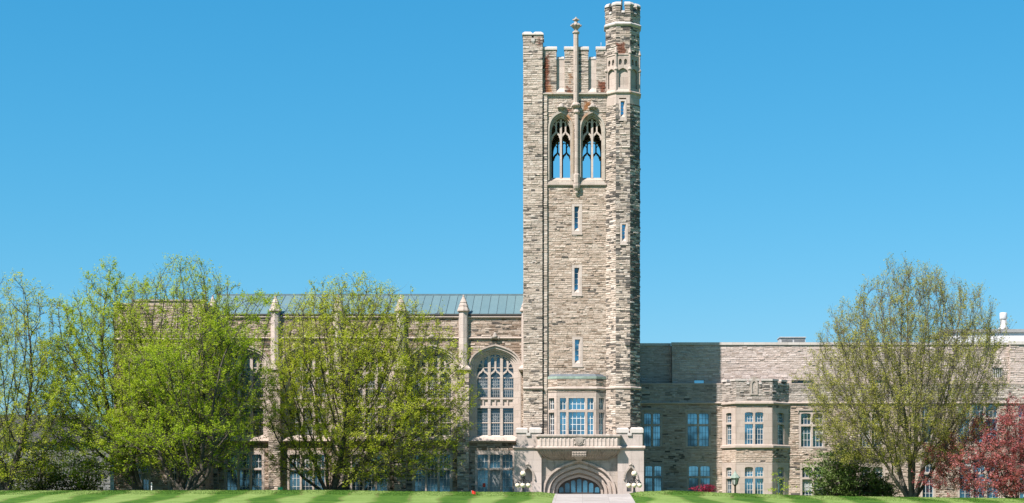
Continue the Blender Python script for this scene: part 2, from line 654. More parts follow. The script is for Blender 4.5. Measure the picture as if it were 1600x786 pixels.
def octo(cx, cy, ap, rot=0.0):
    """octagon with a face towards the camera; ap = centre to face"""
    r = ap / math.cos(math.pi / 8)
    return [(cx + r * math.cos(rot + math.pi / 8 + i * math.pi / 4), cy + r * math.sin(rot + math.pi / 8 + i * math.pi / 4)) for i in range(8)]


def arch(cx, zs, hw, rise, k1=0.55, kx=0.48, kz=0.86, n=9):
    """pointed arch line from the left spring over the apex to the right spring"""
    P = [(hw, 0), (hw, k1 * rise), (kx * hw, kz * rise), (0, rise)]
    half = []
    for i in range(n + 1):
        t = i / n
        b = ((1 - t) ** 3, 3 * t * (1 - t) ** 2, 3 * t * t * (1 - t), t ** 3)
        half.append((sum(b[j] * P[j][0] for j in range(4)), sum(b[j] * P[j][1] for j in range(4))))
    left = [(cx - x, zs + z) for x, z in half]
    right = [(cx + x, zs + z) for x, z in reversed(half[:-1])]
    return left + right


def arch_loop(cx, z0, zs, hw, rise, **kw):
    return [(cx - hw, z0)] + arch(cx, zs, hw, rise, **kw) + [(cx + hw, z0)]


def rect(x0, x1, z0, z1):
    return [(x0, z0), (x1, z0), (x1, z1), (x0, z1)]


def shrink_arch(path, cx, d):
    return path


def window(parent, T, u0, u1, z0, z1, cols, transoms=(), heads=True, m=0.14, jamb=0.22, sill=0.10, top=0.26, grid=(2, 3), topgrid=(2, 2), mat='limestone',
           pane='glass_day', bar='white_bar', depth=0.24, proud=0.02, widths=None, blinds=0.25, name='window', headrise=0.16, gw=0.035):
    """mullioned stone window: frame with lights; children: glazing bars and pane"""
    fr = MB(T)
    iu0, iu1, iz0, iz1 = u0 + jamb, u1 - jamb, z0 + sill, z1 - top
    ws = widths or [1.0] * cols
    tot = iu1 - iu0 - m * (cols - 1)
    s = sum(ws)
    lights, u = [], iu0
    for w in ws:
        lights.append((u, u + tot * w / s)); u += tot * w / s + m
    zs = [iz0] + list(transoms) + [iz1]
    holes, allbars = [], []
    for (a, b) in lights:
        for r in range(len(zs) - 1):
            bars = MB(T)
            allbars.append(bars)
            za = zs[r] + (m * 0.5 if r else 0)
            zb = zs[r + 1] - (m * 0.5 if r < len(zs) - 2 else 0)
            last = r == len(zs) - 2
            if heads and last:
                holes.append([(a, za)] + arch((a + b) / 2, zb - headrise, (b - a) / 2, headrise, 0.8, 0.75, 0.98, 5) + [(b, za)])
            else:
                holes.append(rect(a, b, za, zb))
            g = topgrid if (last and len(zs) > 2) else grid
            if isinstance(g, list):
                g = g[lights.index((a, b))]
            y0, y1 = depth - 0.055, depth - 0.015
            for i in range(1, g[0]):
                x = a + (b - a) * i / g[0]
                bars.box(x - gw / 2, x + gw / 2, y0, y1, za, zb)
            for i in range(1, g[1]):
                z = za + (zb - za) * i / g[1]
                bars.box(a, b, y0 + 0.006, y1 - 0.004, z - gw / 2, z + gw / 2)
            # sash edge round the light
            e = gw * 0.9
            bars.box(a - 0.02, a + e, y0 - 0.012, y1 + 0.004, za, zb); bars.box(b - e, b + 0.02, y0 - 0.012, y1 + 0.004, za, zb)
            bars.box(a, b, y0 - 0.01, y1 + 0.003, za - 0.02, za + e)
    fr.plate(rect(u0, u1, z0, z1), -proud, depth + 0.1, holes)
    o = fr.build(name, mat, parent)
    for bars in allbars:
        bars.build('glazing_bars', bar, o)
    for (a, b) in lights:
        for r in range(len(zs) - 1):
            q0 = zs[r] + (m * 0.4 if r else -0.04)
            q1 = zs[r + 1] - (m * 0.4 if r < len(zs) - 2 else -0.02)
            pn = MB(T)
            pn.box(a - 0.03, b + 0.03, depth, depth + 0.03, q0, q1)
            pn.build('pane', pane, o)
            if pane in ('glass_day', 'glass_hall') and RNG.random() < blinds:
                bl = MB(T)
                bl.box(a + 0.02, b - 0.02, depth - .008, depth - .001, q1 - (q1 - q0) * RNG.uniform(.25, .7), q1 - .01)
                bl.build('blind', 'window_blind', o)
    return o


def slit(parent, T, u0, u1, z0, z1, fu=0.22, depth=0.42, name='lancet_window', mat='limestone_clean'):
    """narrow single light in a dressed stone surround with a sloped sill"""
    fr = MB(T)
    fr.plate(rect(u0 - fu, u1 + fu, z0 - 0.30, z1 + fu), -0.03, depth, [rect(u0, u1, z0, z1)])
    fr.add([(u0, -0.02, z0), (u1, -0.02, z0), (u0, depth - 0.08, z0 + 0.30), (u1, depth - 0.08, z0 + 0.30), (u0, depth - 0.08, z0), (u1, depth - 0.08, z0)],
           [(0, 1, 3, 2), (0, 2, 4), (1, 5, 3), (2, 3, 5, 4), (0, 4, 5, 1)])
    fr.box(u0 - fu - 0.03, u1 + fu + 0.03, -0.09, -0.031, z0 - 0.36, z0 - 0.24)
    sp_ = (u1 - u0) * 0.30
    fr.add([(u1, -0.02, z0 + .02), (u1, depth - .05, z0 + .02), (u1 - sp_, depth - .05, z0 + .02), (u1, -0.02, z1), (u1, depth - .05, z1), (u1 - sp_, depth - .05, z1)], [(0, 2, 5, 3), (0, 1, 2), (3, 5, 4), (0, 3, 4, 1), (1, 4, 5, 2)])
    o = fr.build(name, mat, parent)
    g = MB(T)
    g.box(u0 - 0.02, u1 + 0.02, depth - 0.06, depth - 0.03, z0, z1 + 0.02)
    g.build('pane', 'glass_day', o)
    b = MB(T)
    for i in (1, 2, 3):
        zz = z0 + 0.3 + (z1 - z0 - 0.3) * i / 4
        b.box(u0 - 0.01, u1 + 0.01, depth - 0.10, depth - 0.064, zz - 0.022, zz + 0.022)
    b.build('glazing_bars', 'white_bar', o)
    return o


# ------------------------------------------------------------------ material instances
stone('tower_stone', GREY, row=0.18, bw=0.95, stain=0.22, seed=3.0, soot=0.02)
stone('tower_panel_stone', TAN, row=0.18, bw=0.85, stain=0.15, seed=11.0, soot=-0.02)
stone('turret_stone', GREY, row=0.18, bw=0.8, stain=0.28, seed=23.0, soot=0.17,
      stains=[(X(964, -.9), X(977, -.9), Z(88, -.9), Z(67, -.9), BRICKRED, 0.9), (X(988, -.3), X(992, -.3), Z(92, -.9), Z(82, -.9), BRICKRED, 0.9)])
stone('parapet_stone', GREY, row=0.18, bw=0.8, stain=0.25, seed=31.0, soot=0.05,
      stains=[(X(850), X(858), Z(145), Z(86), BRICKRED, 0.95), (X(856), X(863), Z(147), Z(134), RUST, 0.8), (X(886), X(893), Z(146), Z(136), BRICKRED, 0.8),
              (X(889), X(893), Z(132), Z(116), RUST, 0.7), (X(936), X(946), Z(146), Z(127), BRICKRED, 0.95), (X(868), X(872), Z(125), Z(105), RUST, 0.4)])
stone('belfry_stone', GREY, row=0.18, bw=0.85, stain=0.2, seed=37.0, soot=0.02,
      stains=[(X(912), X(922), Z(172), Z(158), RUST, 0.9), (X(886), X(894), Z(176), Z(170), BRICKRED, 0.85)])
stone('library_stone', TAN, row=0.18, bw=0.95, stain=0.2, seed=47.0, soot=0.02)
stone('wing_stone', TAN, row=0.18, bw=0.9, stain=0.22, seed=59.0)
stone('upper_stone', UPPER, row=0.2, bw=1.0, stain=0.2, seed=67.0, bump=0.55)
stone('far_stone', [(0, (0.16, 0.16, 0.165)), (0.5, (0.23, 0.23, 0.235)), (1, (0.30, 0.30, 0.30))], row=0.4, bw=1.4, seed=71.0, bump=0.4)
PSTAIN = [(X(850), X(858), Z(145), Z(86), BRICKRED, 0.95), (X(856), X(863), Z(147), Z(134), RUST, 0.8), (X(886), X(893), Z(146), Z(136), BRICKRED, 0.8),
          (X(889), X(893), Z(132), Z(116), RUST, 0.7), (X(936), X(946), Z(146), Z(127), BRICKRED, 0.95), (X(868), X(872), Z(125), Z(105), RUST, 0.4),
          (X(912), X(922), Z(172), Z(158), RUST, 0.9), (X(886), X(894), Z(176), Z(170), BRICKRED, 0.85), (X(840), X(845), Z(76), Z(60), BRICKRED, 0.6)]
TSTAIN = [(X(964, -.9), X(977, -.9), Z(88, -.9), Z(67, -.9), BRICKRED, 0.9), (X(988, -.3), X(992, -.3), Z(92, -.9), Z(82, -.9), BRICKRED, 0.9)]
blocks('quoin_blocks', [(0.0, (0.06, 0.058, 0.055)), (0.5, (0.11, 0.105, 0.098)), (1.0, (0.19, 0.18, 0.165))], stain=.1)
blocks('tower_blocks', GREY, soot=0.06)
blocks('panel_blocks', TAN, soot=-0.03, stain=.14)
blocks('turret_blocks', GREY, soot=0.20, stains=TSTAIN)
blocks('parapet_blocks', GREY, soot=0.06, stains=PSTAIN)
blocks('library_blocks', BROWN, soot=0.05)
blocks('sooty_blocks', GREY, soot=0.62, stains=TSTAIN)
blocks('wing_blocks', TAN, soot=0.02)
blocks('upper_blocks', UPPER, soot=0.0, stain=0.12, bump=0.6)
blocks('grey_blocks', [(0.0, (0.24, 0.215, 0.195)), (0.2, (0.37, 0.335, 0.30)), (0.6, (0.455, 0.41, 0.37)), (1.0, (0.56, 0.51, 0.465))], soot=0.05, stain=0.25)
limestone('limestone')
limestone('limestone_clean', base=(0.53, 0.455, 0.40), dirt=0.18)
limestone('limestone_dirty_or_shaded', base=(0.42, 0.37, 0.32), dirt=0.75, dark=(0.14, 0.125, 0.11))  # dirty stone, and painted shade on the wing's tower-side window frames
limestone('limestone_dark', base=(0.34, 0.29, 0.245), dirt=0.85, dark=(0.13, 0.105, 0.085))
limestone('limestone_rust', base=(0.45, 0.40, 0.34), dirt=0.35, rust=0.55)
limestone('limestone_cap', base=(0.54, 0.50, 0.46), dirt=0.25, dark=(0.30, 0.34, 0.29))
limestone('limestone_pier', base=(0.50, 0.435, 0.39), dirt=0.5, block=(1.5, 1.1), dark=(0.27, 0.245, 0.22))
limestone('limestone_hood', base=(0.45, 0.40, 0.34), dirt=0.3,
          stains=[(X(884), X(899), Z(188), Z(166), RUST, 0.8), (X(906), X(918), Z(186), Z(170), RUST, 0.6), (X(893), X(898), Z(270), Z(190), (0.34, 0.22, 0.13), 0.55)])
simple('window_blind', (0.34, 0.36, 0.36), 0.6, var=0.1)
simple('white_bar', (0.62, 0.62, 0.60), 0.5)
simple('lead_bar', (0.30, 0.32, 0.33), 0.5)
simple('dark_wood', (0.045, 0.035, 0.03), 0.5)
simple('dark_frame', (0.06, 0.055, 0.05), 0.6)
simple('black_iron', (0.018, 0.02, 0.02), 0.4, var=0.3)
simple('globe_glass', (0.80, 0.70, 0.54), 0.25, var=0.03, spec=0.5)
simple('verdigris', (0.24, 0.31, 0.255), 0.7, var=0.35, scale=1.6)
simple('lead_sheet', (0.11, 0.13, 0.145), 0.6, var=0.2)
simple('lantern_glass', (0.42, 0.44, 0.42), 0.2)
simple('pole_grey', (0.22, 0.22, 0.23), 0.4, metal=0.3)
simple('stack_metal', (0.52, 0.53, 0.54), 0.45, var=0.08)
simple('white_metal', (0.78, 0.78, 0.78), 0.45, var=0.05)
simple('vent_metal', (0.50, 0.51, 0.51), 0.5, var=0.08)
simple('vent_slat', (0.30, 0.30, 0.29), 0.55)
simple('flat_roof', (0.16, 0.15, 0.14), 0.9)
simple('dark_roof', (0.05, 0.048, 0.045), 0.85, var=0.3)
simple('red_plastic', (0.65, 0.04, 0.02), 0.5)
simple('green_plastic', (0.05, 0.42, 0.16), 0.5)
simple('paper_red', (0.60, 0.06, 0.03), 0.8)
simple('wire', (0.35, 0.35, 0.34), 0.5)
glass('glass_day', (0.010, 0.034, 0.06), 0.36)
glass('glass_hall', (0.012, 0.032, 0.045), 0.2)
glass('glass_lead', (0.014, 0.022, 0.026), 0.08, 0.03)
glass('glass_door', (0.02, 0.05, 0.085), 0.30)


def copper():
    k = NT('copper_roof')
    uv = k.uv()
    sp = k.n('SeparateXYZ'); k.l(uv, sp.inputs[0])
    pan = k.math('FLOOR', k.math('DIVIDE', sp.outputs[0], 0.8))
    w = k.n('TexWhiteNoise', noise_dimensions='1D'); k.l(pan, w.inputs['W'])
    nz = k.noise(k.pos(), 0.8, 5, 0.65)
    mp = k.n('Mapping'); mp.inputs['Scale'].default_value = (3, 0.4, 1); k.l(uv, mp.inputs['Vector'])
    st = k.noise(mp.outputs[0], 1.3, 4)
    f = k.math('ADD', k.math('MULTIPLY', w.outputs['Value'], 0.2), k.math('ADD', k.math('MULTIPLY', nz, 0.4), k.math('MULTIPLY', st, 0.25)))
    k.l(k.ramp(f, [(0.25, (0.095, 0.165, 0.185)), (0.6, (0.12, 0.20, 0.22)), (0.9, (0.155, 0.235, 0.245))]), k.b.inputs['Base Color'])
    k.b.inputs['Roughness'].default_value = 0.62
    k.b.inputs['Specular IOR Level'].default_value = 0.3


copper()
simple('copper_seam', (0.105, 0.17, 0.195), 0.6)


# ------------------------------------------------------------------ ground
CREST_Y = -24.0
CP = [(-400, 766), (0, 767), (250, 766.5), (500, 766), (640, 768), (760, 769), (845, 769.2), (872, 772.3), (978, 772.3), (1000, 768.6), (1050, 766.8), (1120, 770), (1250, 774.5),
      (1450, 777.5), (1600, 779), (2200, 781)]
CPX = np.array([(p[0] - VX) * (D + CREST_Y) / F for p in CP])
CPZ = np.array([ZE + (HY - p[1]) * (D + CREST_Y) / F for p in CP])


def ground_z(x, y):
    x = np.asarray(x, float); y = np.asarray(y, float)
    zc = np.interp(x, CPX, CPZ)
    t = CREST_Y - y
    f = np.where(t > 0, 0.056 * (np.sqrt(t * t + 6.0) - 6.0 ** 0.5), 0.0)
    f = f + np.where(t < 0, 0.30 * (1 - np.exp(-(t / 7.0) ** 2)), 0.0)
    z = zc - f
    low = -2.75
    z = np.where(z < low + 0.5, low + 0.5 * np.exp(np.minimum(0, (z - low - 0.5) / 0.5)), z)
    fade = np.clip((y - 30) / 60, 0, 1)
    return z * (1 - fade) + (-0.6) * fade


def gz(x, y):
    return float(ground_z(x, y))


def sheet(name, xs, ys, mat, kind='structure', lift=0.0):
    gx, gy = np.meshgrid(xs, ys)
    zz = ground_z(gx, gy) + lift
    nx, ny = len(xs), len(ys)
    co = np.stack([gx, gy, zz], -1).reshape(-1, 3)
    idx = np.arange(nx * ny).reshape(ny, nx)
    q = np.stack([idx[:-1, :-1], idx[:-1, 1:], idx[1:, 1:], idx[1:, :-1]], -1).reshape(-1, 4)
    me = bpy.data.meshes.new(name)
    me.from_pydata(co.tolist(), [], q.tolist())
    me.polygons.foreach_set('use_smooth', [True] * len(q))
    me.update()
    return link(name, me, mat, None, kind=kind)


def lawn_mat():
    k = NT('lawn')
    sp = k.n('SeparateXYZ'); k.l(k.pos(), sp.inputs[0])
    x, y = sp.outputs[0], sp.outputs[1]
    wob = k.math('MULTIPLY', k.math('SUBTRACT', k.noise(k.pos(), 0.07, 2), 0.5), 5.0)
    fanned = k.math('ADD', k.math('ADD', x, wob), k.math('MULTIPLY', k.math('MULTIPLY', k.math('ADD', y, 24.0), k.math('ABSOLUTE', x)), 0.003))
    wave = k.math('SINE', k.math('MULTIPLY', fanned, 2 * math.pi / 4.4))
    stripe = k.smooth(wave, -0.55, 0.55)
    patch = k.noise(k.pos(), 0.55, 5, 0.65)
    f = k.math('ADD', k.math('MULTIPLY', stripe, 0.68), k.math('MULTIPLY', k.math('SUBTRACT', patch, 0.36), 1.3), clamp=True)
    col = k.ramp(f, [(0.0, (0.034, 0.10, 0.008)), (0.4, (0.09, 0.18, 0.022)), (1.0, (0.21, 0.295, 0.085))])
    tuft = k.noise(k.pos(), 7.0, 4, 0.8)
    col = k.mix(1.0, col, k.ramp(tuft, [(0.25, (0.6, 0.62, 0.5)), (0.7, (1.2, 1.18, 1.15))]), 'MULTIPLY')
    # thin lines of dry clippings along the stripe edges
    edge = k.smooth(k.math('ABSOLUTE', wave), 0.35, 0.0)
    dry = k.math('MULTIPLY', edge, k.smooth(k.noise(k.pos(), 1.5, 4, 0.75), 0.48, 0.58))
    col = k.mix(k.math('MULTIPLY', dry, 0.75), col, (0.15, 0.115, 0.055))
    k.l(col, k.b.inputs['Base Color'])
    k.b.inputs['Roughness'].default_value = 0.85
    k.b.inputs['Specular IOR Level'].default_value = 0.15
    bp = k.n('Bump'); bp.inputs['Strength'].default_value = 0.8; bp.inputs['Distance'].default_value = 0.08
    k.l(tuft, bp.inputs['Height']); k.l(bp.outputs[0], k.b.inputs['Normal'])


lawn_mat()
def path_mat():
    k = NT('concrete_path')
    br = k.n('TexBrick', offset=0.0)
    k.l(k.pos(), br.inputs['Vector'])
    br.inputs['Color1'].default_value = (0.34, 0.305, 0.275, 1); br.inputs['Color2'].default_value = (0.41, 0.37, 0.335, 1); br.inputs['Mortar'].default_value = (0.27, 0.24, 0.215, 1)
    br.inputs['Scale'].default_value = 1.0; br.inputs['Mortar Size'].default_value = 0.014; br.inputs['Brick Width'].default_value = 1.95; br.inputs['Row Height'].default_value = 2.2
    nz = k.noise(k.pos(), 1.1, 5, 0.7)
    col = k.mix(1.0, br.outputs['Color'], k.ramp(nz, [(0.3, (0.8, 0.79, 0.77)), (0.65, (1.06, 1.06, 1.06))]), 'MULTIPLY')
    k.l(col, k.b.inputs['Base Color']); k.b.inputs['Roughness'].default_value = 0.9


path_mat()
simple('forecourt_paving', (0.36, 0.33, 0.30), 0.85, var=0.10)
xs = np.concatenate([[-2500, -1200, -600, -300, -160], np.arange(-110, -6, 2.0), np.arange(-6, 10, 0.25), np.arange(10, 112, 2.0), [160, 300, 600, 1200, 2500]])
ys = np.concatenate([[-400, -250, -180], np.arange(-170, -60, 8.0), np.arange(-60, -40, 1.5), np.arange(-40, -14, 0.4), np.arange(-14, 30, 3.0), [40, 60, 90, 160, 400, 1200, 2500]])
sheet('lawn', xs, ys, 'lawn')
PX0, PX1 = X(868, CREST_Y), X(983, CREST_Y)
sheet('path', np.linspace(PX0, PX1, 14), np.concatenate([np.arange(-150, -40, 5.0), np.arange(-40, -6.0, 0.4)]), 'concrete_path', lift=0.02)
sheet('forecourt', np.linspace(-9, 10, 40), np.arange(-6.1, -1.0, 0.5), 'forecourt_paving', lift=0.03)

# ------------------------------------------------------------------ bell tower
BASE = -1.6
tower = thing('bell_tower', 'tall square collegiate gothic stone bell tower with open belfry windows and battlements', 'tower', (0, 5.4, 0))
TB = 10.8                                   # depth of the tower

# belfry windows: pixel data of the front pair
BW = [(876.2, 856.0, 897.0), (925.2, 904.3, 947.0)]


def belfry_holes(y):
    hs = []
    for c, a, b in BW:
        hs.append(arch_loop(X(c), Z(282), Z(207), 20.0 * 0.06 * 0.985, Z(175.5) - Z(207), k1=0.64, kx=0.60, kz=0.85))
    return hs


w = MB()
lz = [(X(897.4), X(905.4), Z(361), Z(322.4)), (X(897.4), X(905.4), Z(457), Z(418.4)), (X(898.2), X(906.6), Z(568), Z(530.4))]
slit_holes = [rect(a - 0.1, b + 0.1, z0 - 0.1, z1 + 0.1) for a, b, z0, z1 in lz]
w.plate(rect(X(850), X(962), BASE, Z(148)), 0, 0.9, belfry_holes(0) + slit_holes)
w.plate(rect(X(819.5), X(996), BASE, Z(148)), TB - 0.9, TB, belfry_holes(0))
w.box(X(819.5), X(819.5) + 0.9, 0.9, TB - 0.9, BASE, Z(148))
w.box(X(996) - 0.9, X(996), 1.5, TB - 0.9, BASE, Z(148))
keep = belfry_holes(0) + [rect(a - .25, b_ + .25, z0 - .33, z1 + .24) for a, b_, z0, z1 in lz]
keep += [rect(X(848), X(955), BASE, Z(581))]
w.ashlar(front(0), X(857), X(949.5), Z(581), Z(291), RNG, keep)
w.ashlar(front(0), X(857), X(947), Z(287), Z(177), RNG, keep + [rect(X(c_) - 1.22, X(c_) + 1.22, Z(288), Z(206)) for c_, _, _ in BW])
w.build('wall', ('tower_panel_stone', 'panel_blocks'), tower)
# the belfry stage, set just proud of the wall round the windows
b = MB()
b.plate(rect(X(855.6), X(962), Z(176), Z(149)), -0.03, -0.001)
b.ashlar(front(-0.03), X(855.6), X(947), Z(176), Z(149.6), RNG, [arch_loop(X(c_), Z(180), Z(205.5), 1.22, Z(172.4) - Z(205.5), k1=0.64, kx=0.60, kz=0.85) for c_, _, _ in BW])
bs = b.build('belfry_band', ('belfry_stone', 'parapet_blocks'), tower)
fl = MB()
fl.box(X(819.5) + 0.9, X(996) - 0.9, 0.9, TB - 0.9, Z(300), Z(296))
fl.build('belfry_floor', 'flat_roof', tower)
fl = MB()
fl.box(X(819.5) + 0.9, X(996) - 0.9, 0.9, TB - 0.9, Z(160), Z(153))
fl.build('roof', 'flat_roof', tower)

# corner piers
for nm, (x0, x1, y0, y1) in {'f': (X(818), X(847.8), -0.33, 2.3), 'bl': (X(818), X(847.8), TB - 2.1, TB + 0.2), 'br': (X(970), X(997.5), TB - 2.1, TB + 0.2)}.items():
    p = MB()
    p.box(x0, x1, y0, y1, Z(87), BASE)
    p.box(x0 - 0.03, x1 + 0.01, y0 + 0.02, y1 - 0.02, Z(66), Z(87) + 0.001)
    wd = (x1 - x0)
    for sx in (0, 1):
        for sy in (0, 1):
            mx0 = x0 - 0.03 + sx * (wd * 0.56); mx1 = mx0 + wd * 0.46
            my0 = y0 + 0.02 + sy * ((y1 - y0) * 0.56); my1 = my0 + (y1 - y0) * 0.42
            p.box(mx0, mx1, my0, my1, Z(66) - 0.01, Z(56))
    if nm == 'f':
        p.ashlar(front(y0), x0, x1, BASE, Z(87), RNG)
        p.ashlar(front(y0 + .02), x0 - .03, x1 + .01, Z(87), Z(66), RNG)
        for sx in (0, 1):
            mx0 = x0 - 0.03 + sx * (wd * 0.56)
            p.ashlar(front(y0 + .02), mx0, mx0 + wd * .46, Z(66), Z(56.2), RNG)
    if nm != 'br':
        p.ashlar(facet(x0, y1, -math.pi / 2), 0, y1 - y0, BASE, Z(66), RNG, prot=0.045)
    o = p.build('corner_pier', ('tower_stone', 'tower_blocks' if nm != 'f' else 'parapet_blocks'), tower)
    c = MB()
    for sx in (0, 1):
        for sy in (0, 1):
            mx0 = x0 - 0.03 + sx * (wd * 0.56); mx1 = mx0 + wd * 0.46
            my0 = y0 + 0.02 + sy * ((y1 - y0) * 0.56); my1 = my0 + (y1 - y0) * 0.42
            e = 0.09
            c.loft([([(mx0 - e, my0 - e), (mx1 + e, my0 - e), (mx1 + e, my1 + e), (mx0 - e, my1 + e)], Z(56)),
                    ([(mx0 - e, my0 - e), (mx1 + e, my0 - e), (mx1 + e, my1 + e), (mx0 - e, my1 + e)], Z(54)),
                    ([(mx0 + .12, my0 + .12), (mx1 - .12, my0 + .12), (mx1 - .12, my1 - .12), (mx0 + .12, my1 - .12)], Z(50.5))])
    mx = x0 + wd * 0.5
    c.box(mx - 0.17, mx + 0.17, y0 - 0.08, y0 + 0.4, Z(66), Z(61))
    c.box(mx - 0.13, mx + 0.13, y0 - 0.05, y0 + 0.01, Z(68), Z(66))
    c.build('coping', 'limestone_cap', o)
# narrow return beside the left pier
s = MB()
s.box(X(849.3), X(855.2), -0.17, -0.0005, BASE, Z(148))
s.ashlar(front(-0.17), X(849.3), X(855.2), BASE, Z(149.8), RNG, prot=.04)
s.build('pier_return', ('tower_stone', 'tower_blocks'), tower)

# string courses
def band(parent, x0, x1, y, zt, zb, proj, mat='limestone', name='string_course', wash=0.4):
    """moulding along a wall face: sloped top, flat nose, undercut"""
    m_ = MB()
    h = zt - zb
    m_.add([(x0, y, zb), (x1, y, zb), (x0, y - proj * 0.5, zb), (x1, y - proj * 0.5, zb), (x0, y - proj, zb + h * 0.35), (x1, y - proj, zb + h * 0.35),
            (x0, y - proj, zt - h * wash), (x1, y - proj, zt - h * wash), (x0, y, zt), (x1, y, zt)],
           [(0, 1, 3, 2), (2, 3, 5, 4), (4, 5, 7, 6), (6, 7, 9, 8), (8, 9, 1, 0), (0, 2, 4, 6, 8), (1, 9, 7, 5, 3)])
    return m_.build(name, mat, parent)


band(tower, X(848), X(947), 0.0, Z(144.6), Z(149.8), 0.28, 'limestone_rust')
band(tower, X(817.4), X(848.2), -0.33, Z(604.5), Z(609.5), 0.16)
band(tower, X(855.3), X(947.5), -0.03, Z(286.5), Z(291), 0.16)

# ---- parapet
pp = MB()
for a, b in ((847.9, 869.5), (882, 919.4), (931.5, 947)):
    pp.box(X(a), X(b), 0.0, 0.62, Z(147), Z(78))
pp.box(X(869.4), X(882.1), 0.34, 0.62, Z(147), Z(91.5)); pp.box(X(919.3), X(931.6), 0.34, 0.62, Z(147), Z(91.5))
# the other three sides
zt1, zt0 = Z(78), Z(91)
for k in range(5):
    y0 = 2.4 + k * 1.45
    for xx in (X(819.5), X(996) - 0.62):
        pp.box(xx, xx + 0.62, y0, y0 + 0.85, zt0 - 0.01, zt1)
for xx in (X(819.5), X(996) - 0.62):
    pp.box(xx, xx + 0.62, 2.2, TB - 2.0, Z(148), zt0)
pp.box(X(846), X(972), TB - 0.62, TB, Z(148), zt0)
for k in range(4):
    x0 = X(852) + k * 1.85
    pp.box(x0, x0 + 1.1, TB - 0.62, TB, zt0 - 0.01, zt1)
for a, b_ in ((847.9, 869.5), (882, 919.4), (931.5, 947)):
    pp.ashlar(front(0), X(a), X(b_), Z(144.6), Z(78), RNG)
par = pp.build('parapet', ('parapet_stone', 'parapet_blocks'), tower)
cp = MB()
for a, b in ((847.95, 870.3), (881.2, 920.2), (930.7, 946.8)):
    x0, x1 = X(a), X(b)
    cp.loft([([(x0, -0.10), (x1, -0.10), (x1, 0.72), (x0, 0.72)], Z(78)), ([(x0, -0.10), (x1, -0.10), (x1, 0.72), (x0, 0.72)], Z(74.5)),
             ([(x0 + .02, 0.16), (x1 - .02, 0.16), (x1 - .02, 0.46), (x0 + .02, 0.46)], Z(72))])
for a, b in ((870.35, 881.15), (920.25, 930.65)):
    x0, x1 = X(a), X(b)
    cp.loft([([(x0, 0.24), (x1, 0.24), (x1, 0.72), (x0, 0.72)], Z(91.5)), ([(x0, 0.24), (x1, 0.24), (x1, 0.72), (x0, 0.72)], Z(89)),
             ([(x0, 0.42), (x1, 0.42), (x1, 0.56), (x0, 0.56)], Z(86.8))])
cp.build('coping', 'limestone_cap', par)
for a, b in ((870, 881.5), (920, 931)):
    pn = MB()
    pn.box(X(a) - 0.03, X(b) + 0.03, 0.28, 0.339, Z(144.5), Z(92))
    x0, x1 = X(a) - 0.02, X(b) + 0.02
    pn.add([(x0 - .1, -0.03, Z(145)), (x1 + .1, -0.03, Z(145)), (x0, 0.28, Z(137)), (x1, 0.28, Z(137)), (x0, 0.28, Z(145)), (x1, 0.28, Z(145)), (x0 - .1, -0.03, Z(143.6)), (x1 + .1, -0.03, Z(143.6))],
           [(6, 7, 3, 2), (0, 1, 7, 6), (0, 6, 2, 4), (1, 5, 3, 7), (0, 4, 5, 1), (2, 3, 5, 4)])
    pn.build('panel', 'limestone_clean', par)
rod = MB()
rod.tube([(X(939.2), 0.3, Z(73)), (X(939.2), 0.3, Z(65))], 0.02, 5)
rod.tube([(X(938), 0.3, Z(71)), (X(940.4), 0.3, Z(71))], 0.015, 5)
rod.build('lightning_rod', 'vent_metal', par)

# ---- centre shaft with finial
sh = MB()
cx, cy = X(900), -0.22
sh.prism(octo(cx, cy, 0.235), Z(166), Z(54))
sh.loft([(octo(cx, cy, 0.24), Z(169)), (octo(cx, cy, 0.40), Z(166.5)), (octo(cx, cy, 0.40), Z(164.5)), (octo(cx, cy, 0.235), Z(161.5))])
sh.loft([(octo(cx, cy, 0.235), Z(54.5)), (octo(cx, cy, 0.33), Z(53)), (octo(cx, cy, 0.33), Z(51.5)), (octo(cx, cy, 0.22), Z(50))])
shaft = sh.build('centre_shaft', 'limestone', tower)
fi = MB()
fi.loft([(octo(cx, cy, 0.17), Z(50.1)), (octo(cx, cy, 0.20), Z(46.5)), (octo(cx, cy, 0.36), Z(43.6)), (octo(cx, cy, 0.42), Z(41.6)), (octo(cx, cy, 0.25), Z(39.5)), (octo(cx, cy, 0.15), Z(36.5)),
         (octo(cx, cy, 0.13), Z(34.5)), (octo(cx, cy, 0.25), Z(32.6)), (octo(cx, cy, 0.22), Z(31)), (octo(cx, cy, 0.10), Z(29.6)), (octo(cx, cy, 0.05), Z(27.6))])
for i in range(8):
    a = i * math.pi / 4
    fi.ball((cx + 0.45 * math.cos(a), cy + 0.45 * math.sin(a), Z(41.2)), 0.10, 8)
    fi.ball((cx + 0.33 * math.cos(a), cy + 0.33 * math.sin(a), Z(39.2)), 0.075, 8)
    if i % 2 == 0:
        fi.ball((cx + 0.26 * math.cos(a), cy + 0.26 * math.sin(a), Z(32)), 0.075, 8)
fi.build('finial', 'limestone_dirty_or_shaded', shaft)
lo = MB()
lo.prism(octo(X(901), -0.16, 0.19), Z(288), Z(168.8))
lo.loft([(octo(X(901), -0.18, 0.2), Z(178.5)), (octo(X(901), -0.18, 0.29), Z(177)), (octo(X(901), -0.18, 0.29), Z(175.5)), (octo(X(901), -0.18, 0.2), Z(172))])
lo.loft([(octo(X(901), -0.18, 0.2), Z(272)), (octo(X(901), -0.18, 0.27), Z(274)), (octo(X(901), -0.18, 0.27), Z(287))][::-1])
